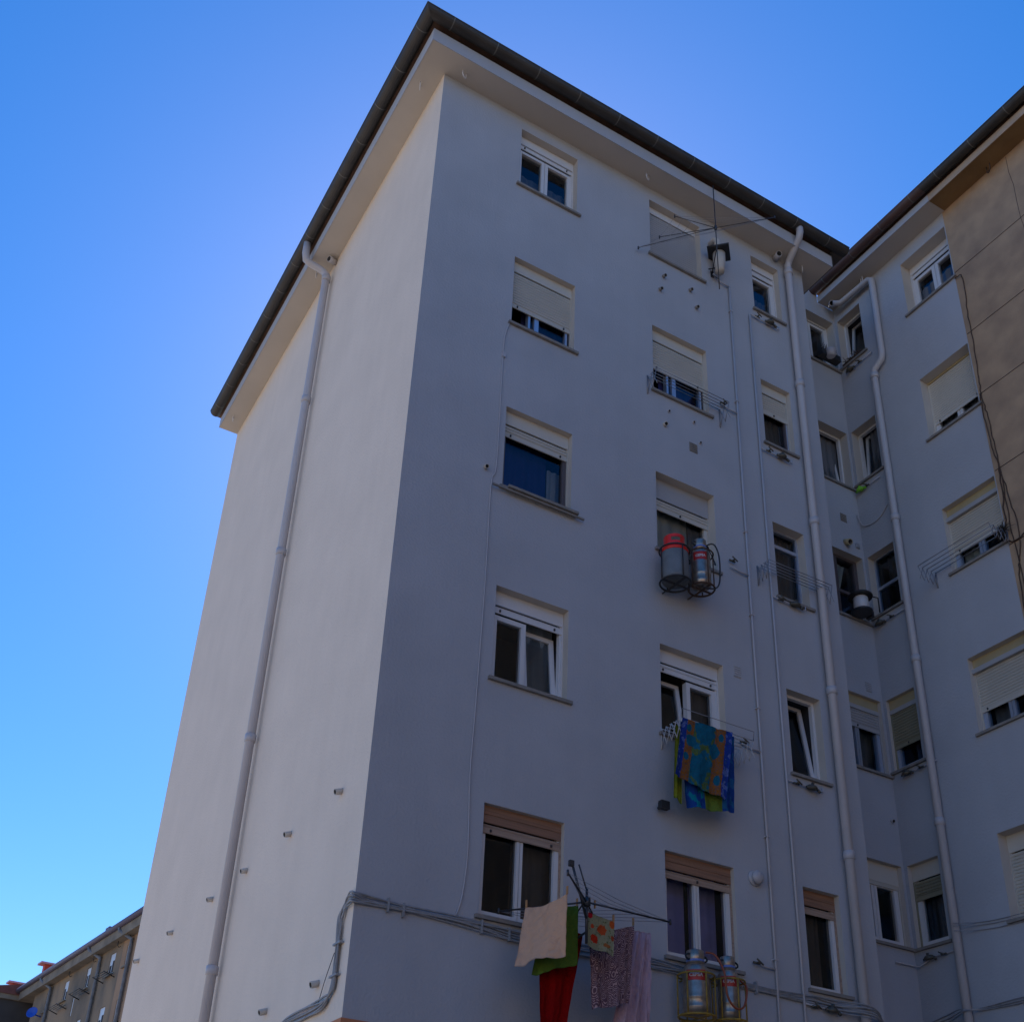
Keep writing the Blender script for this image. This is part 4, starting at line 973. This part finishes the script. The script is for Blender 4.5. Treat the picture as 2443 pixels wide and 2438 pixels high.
t = MB(); t.tube(smoothpath([(4.38, -0.33, 9.60), (4.47, -0.42, 9.62), (4.54, -0.44, 9.45), (4.56, -0.42, 9.15), (4.54, -0.40, 8.98), (4.40, -0.44, 8.86), (4.25, -0.42, 8.85)]), 0.011, 8)
t.tube(smoothpath([(4.42, -0.30, 9.66), (4.52, -0.30, 9.55), (4.54, -0.36, 9.35), (4.47, -0.42, 9.3)]), 0.009, 8)
tag(t.build('gas_hose', 'black'), 'black rubber hose looping round the upper steel bottle', 'hose')
# bottle and hose on the notch sill, flower boxes on the notch sills
bx = MB(); bx.lathe((8.93, 1.10, 10.93), [(0.10, 0), (0.125, 0.02), (0.125, 0.24), (0.10, 0.27), (0.04, 0.28)], 24)
o = bx.build('gas_bottle', 'white'); tag(o, 'small white cylinder under a black ring in the courtyard corner window', 'gas bottle')
b2 = MB(); b2.lathe((8.93, 1.10, 11.19), [(0.20, 0), (0.21, 0.02), (0.19, 0.05), (0.05, 0.055)], 24); b2.tube([(8.95, 1.1, 11.24), (9.15, 1.05, 11.27), (9.27, 1.02, 11.27), (9.27, 1.02, 10.98)], 0.012, 8)
b2.lathe((8.93, 1.10, 10.92), [(0.17, -0.04), (0.18, 0), (0.02, 0.002)], 20); b2.box(WORLD, 9.10, 9.16, -1.18, -1.05, 10.86, 10.98)
b2.build('holder', 'black', o)
fb = MB(); fb.box(WORLD, 8.72, 9.20, -1.24, -1.10, 16.69, 16.83); fbo = fb.build('flower_box', 'black')
tag(fbo, 'dark box planter with dry stems on the topmost courtyard corner sill', 'planter')
ps = MB()
for k in range(26):
    x = rng.uniform(8.74, 9.18); ps.tube([(x, 1.17, 16.83), (x + rng.uniform(-.03, .03), 1.15, 16.92), (x + rng.uniform(-.06, .06), 1.13 + rng.uniform(-.05, .05), 16.88 + rng.uniform(0.03, 0.16))], [0.005, 0.004, 0.002], 4)
ps.build('dry_stems', 'plant', fbo)
pt = MB(); pt.lathe((8.92, 1.08, 16.67), [(0.06, 0), (0.085, 0.02), (0.10, 0.16), (0.095, 0.17), (0.02, 0.165)], 20)
tag(pt.build('flower_pot', 'pipe'), 'pale grey pot in front of the dark planter on the topmost corner sill', 'flower pot')
ps = MB()
for k in range(30):
    y = rng.uniform(0.72, 1.18); ps.tube([(9.40, y, 16.74), (9.36, y + rng.uniform(-.03, .03), 16.80), (9.30 + rng.uniform(-.04, .04), y + rng.uniform(-.05, .05), 16.76 + rng.uniform(-0.03, 0.10))], [0.007, 0.006, 0.003], 4)
ps.box(WORLD, 9.34, 9.42, -1.2, -0.70, 16.74, 16.77)
tag(ps.build('flower_box', 'cage_rust'), 'low rusty tray of dry twigs on the top courtyard side sill', 'planter')

# ------------------------------------------------------------------ far houses
P0 = Vector((7.84, 48.05, 0)); D0 = Vector((-0.0957, 0.9954, 0)).normalized()
FAR = Fr(P0, -D0, Vector((-D0.y, D0.x, 0)))   # u = -s, n towards -x
FH = empty('terraced_house', (P0.x, P0.y, GZ), 'long weathered dark house row with many downpipes and red dormer, far behind at the left', 'building')
tops = []
for s0, s1 in ((0.45, 1.25), (2.9, 3.75), (6.8, 7.5), (10.6, 11.4), (14.05, 14.85)):
    for k in range(4): tops.append((-s1, -s0, 15.0 - 2.75 * k, 16.12 - 2.75 * k))
for k in range(4): tops.append((-9.15, -8.85, 13.85 - 2.75 * k, 14.85 - 2.75 * k))
w = MB(); wall_grid(w, FAR, -17.6, -1.9, GZ, 16.45, [t for t in tops if t[0] < -1.9], 0.25, 0, 0); w.box(FAR, -17.6, 12, -9, -0.3, GZ, 16.4)
w.build('wall', 'old_wall', FH)
w = MB(); wall_grid(w, FAR, -1.9, 12, GZ, 16.45, [t for t in tops if t[0] > -1.9], 0.25, 0, 0); w.build('render_panel', 'old_ochre', FH)
for t_ in tops:
    f = MB(); a, b_, c_, d_ = t_
    f.box(FAR, a, b_, -0.12, -0.04, c_, d_, 0)
    wn_ = f.build('window', 'white', FH)
    if d_ - c_ > 1.05:
        p = MB()
        for q in range(2):
            x0 = a + 0.07 + q * (b_ - a - 0.07) / 2; p.box(FAR, x0, x0 + (b_ - a) / 2 - 0.13, -0.04, -0.034, c_ + 0.10, d_ - (0.40 if (q + int(-a)) % 3 else 0.60))
        p.build('pane', 'room', wn_)
        s = MB(); s.box(FAR, a - 0.1, b_ + 0.1, 0.002, 0.12, c_ - 0.07, c_); s.build('sill', 'old_eave', wn_)
e = MB(); e.box(FAR, -19.6, 12, -9, 0.45, 16.452, 16.95); e.build('eave', 'old_eave', FH)
e = MB(); e.tube([FAR(-20.0, 0.5, 17.10), FAR(12, 0.5, 17.10)], 0.16, 8); e.build('gutter', 'mauve', FH)
r = MB(); r.poly([FAR(-20, 0.5, 17.2), FAR(12, 0.5, 17.2), FAR(12, -4.5, 18.9), FAR(-18, -4.5, 18.9)]); r.poly([FAR(-20, 0.5, 17.2), FAR(-18, -4.5, 18.9), FAR(-20, -9, 17.2)])
r.build('roof', 'tile', FH)
d_ = MB(); d_.box(FAR, -17.35, -16.9, -8.0, 0.0, 17.0, 18.25); dm = d_.build('dormer', 'dormer', FH)
d_ = MB(); d_.box(FAR, -17.55, -16.70, -8.0, 0.3, 18.252, 18.36); d_.build('dormer_roof', 'dormer_cap', dm)
d_ = MB(); d_.box(FAR, -4.1, -3.5, 0.1, 0.45, 17.2, 17.5); d_.build('chimney_tile', 'mauve', FH)
for s in (0.35, 5.1, 13.8):
    t = MB(); t.tube([FAR(-s - 1.2, 0.5, 17.05), FAR(-s - 1.1, 0.5, 16.8), FAR(-s, 0.12, 16.2), FAR(-s, 0.12, 15.9), FAR(-s, 0.12, GZ)], 0.09, 8); t.build('downpipe', 'old_pipe', FH)
for s in (2.1, 5.9, 10.0):
    t = MB(); t.tube([FAR(-s, 0.25, 16.45), FAR(-s, 0.25, 16.22), FAR(-s, 0.17, 16.14), FAR(-s, 0.08, 16.22)], 0.02, 6); t.build('rope_hook', 'black', FH)
for i, (s, z) in enumerate(((3.3, 14.92), (7.1, 14.75), (10.9, 14.6))):
    t = MB(); 
    for k in range(4): t.tube([FAR(-s - 0.8, 0.1 + 0.15 * k, z), FAR(-s + 0.9, 0.1 + 0.15 * k, z)], 0.02, 5)
    t.tube([FAR(-s - 0.8, 0, z - 0.2), FAR(-s - 0.8, 0.6, z)], 0.03, 5); t.tube([FAR(-s + 0.9, 0, z - 0.2), FAR(-s + 0.9, 0.6, z)], 0.03, 5)
    tag(t.build('drying_rack', 'black'), ['clothes rack under the nearest white window of the far weathered row', 'clothes rack under the middle window of the far weathered row', 'clothes rack under the farthest visible window of the weathered row'][i], 'clothes rack', 'racks on the far house row')
t = MB(); t.lathe(FAR(-15.1, 0.5, 14.94), [(0, -0.06), (0.2, -0.03), (0.32, 0.06), (0.34, 0.10), (0.31, 0.09), (0, 0.0)], 20, axis=(-0.6, -0.7, 0.3)); t.tube([FAR(-15.1, 0, 14.8), FAR(-15.1, 0.5, 14.9)], 0.04, 6)
tag(t.build('round_dish', 'bluething'), 'bright blue round dish on an arm at the end of the far house row', 'dish')
# second house beyond
F2H = empty('terraced_house', tuple(FAR(-27, 0, GZ)), 'shadowy reddish roofed house at the bottom left corner beyond the weathered row', 'building')
w = MB(); w.box(FAR, -34, -20.5, -8, 2.3, GZ, 16.6); w.build('wall', 'dark_wall', F2H)
e = MB(); e.box(FAR, -34.3, -20.3, -8, 2.9, 16.602, 16.9); e.build('eave', 'old_eave', F2H)
r = MB(); r.poly([FAR(-34.3, 3.0, 17.0), FAR(-20.2, 3.0, 17.0), FAR(-20.2, -3, 18.3), FAR(-34.3, -3, 18.3)]); r.poly([FAR(-34.3, 3.0, 16.9), FAR(-20.2, 3.0, 16.9), FAR(-20.2, -3, 16.9), FAR(-34.3, -3, 16.9)]); r.poly([FAR(-20.2, 3.0, 17.0), FAR(-20.2, -3, 18.3), FAR(-20.2, -3, 16.9), FAR(-20.2, 3.0, 16.9)])
r.build('roof', 'red_tile', F2H, fixn=False)
d_ = MB(); d_.box(FAR, -24.6, -24.2, -8.0, 0.0, 17.2, 18.45); dm = d_.build('dormer', 'dormer', F2H)
d_ = MB(); d_.box(FAR, -24.8, -24.05, -8.0, 0.3, 18.452, 18.57); d_.build('dormer_roof', 'dormer_cap', dm)

# opposite side of the street (behind the camera: seen in the panes, shades and lights the street)
OP = empty('opposite_building', (0, -34, GZ), 'pale rendered houses across the street mirrored in the low window panes', 'building')
w = MB(); w.box(WORLD, -30, 40, 34, 44, GZ, 14.5); w.build('wall', 'opp', OP)
r = MB(); r.box(WORLD, -31, 41, 33.3, 44, 14.502, 14.8); r.build('roof', 'tile', OP)
for i in range(18):
    for k in range(5):
        w = MB(); w.box(WORLD, -28 + i * 3.8, -26.8 + i * 3.8, 33.98, 34.1, 0.2 + 2.85 * k, 1.5 + 2.85 * k); w.build('window', 'room', OP)
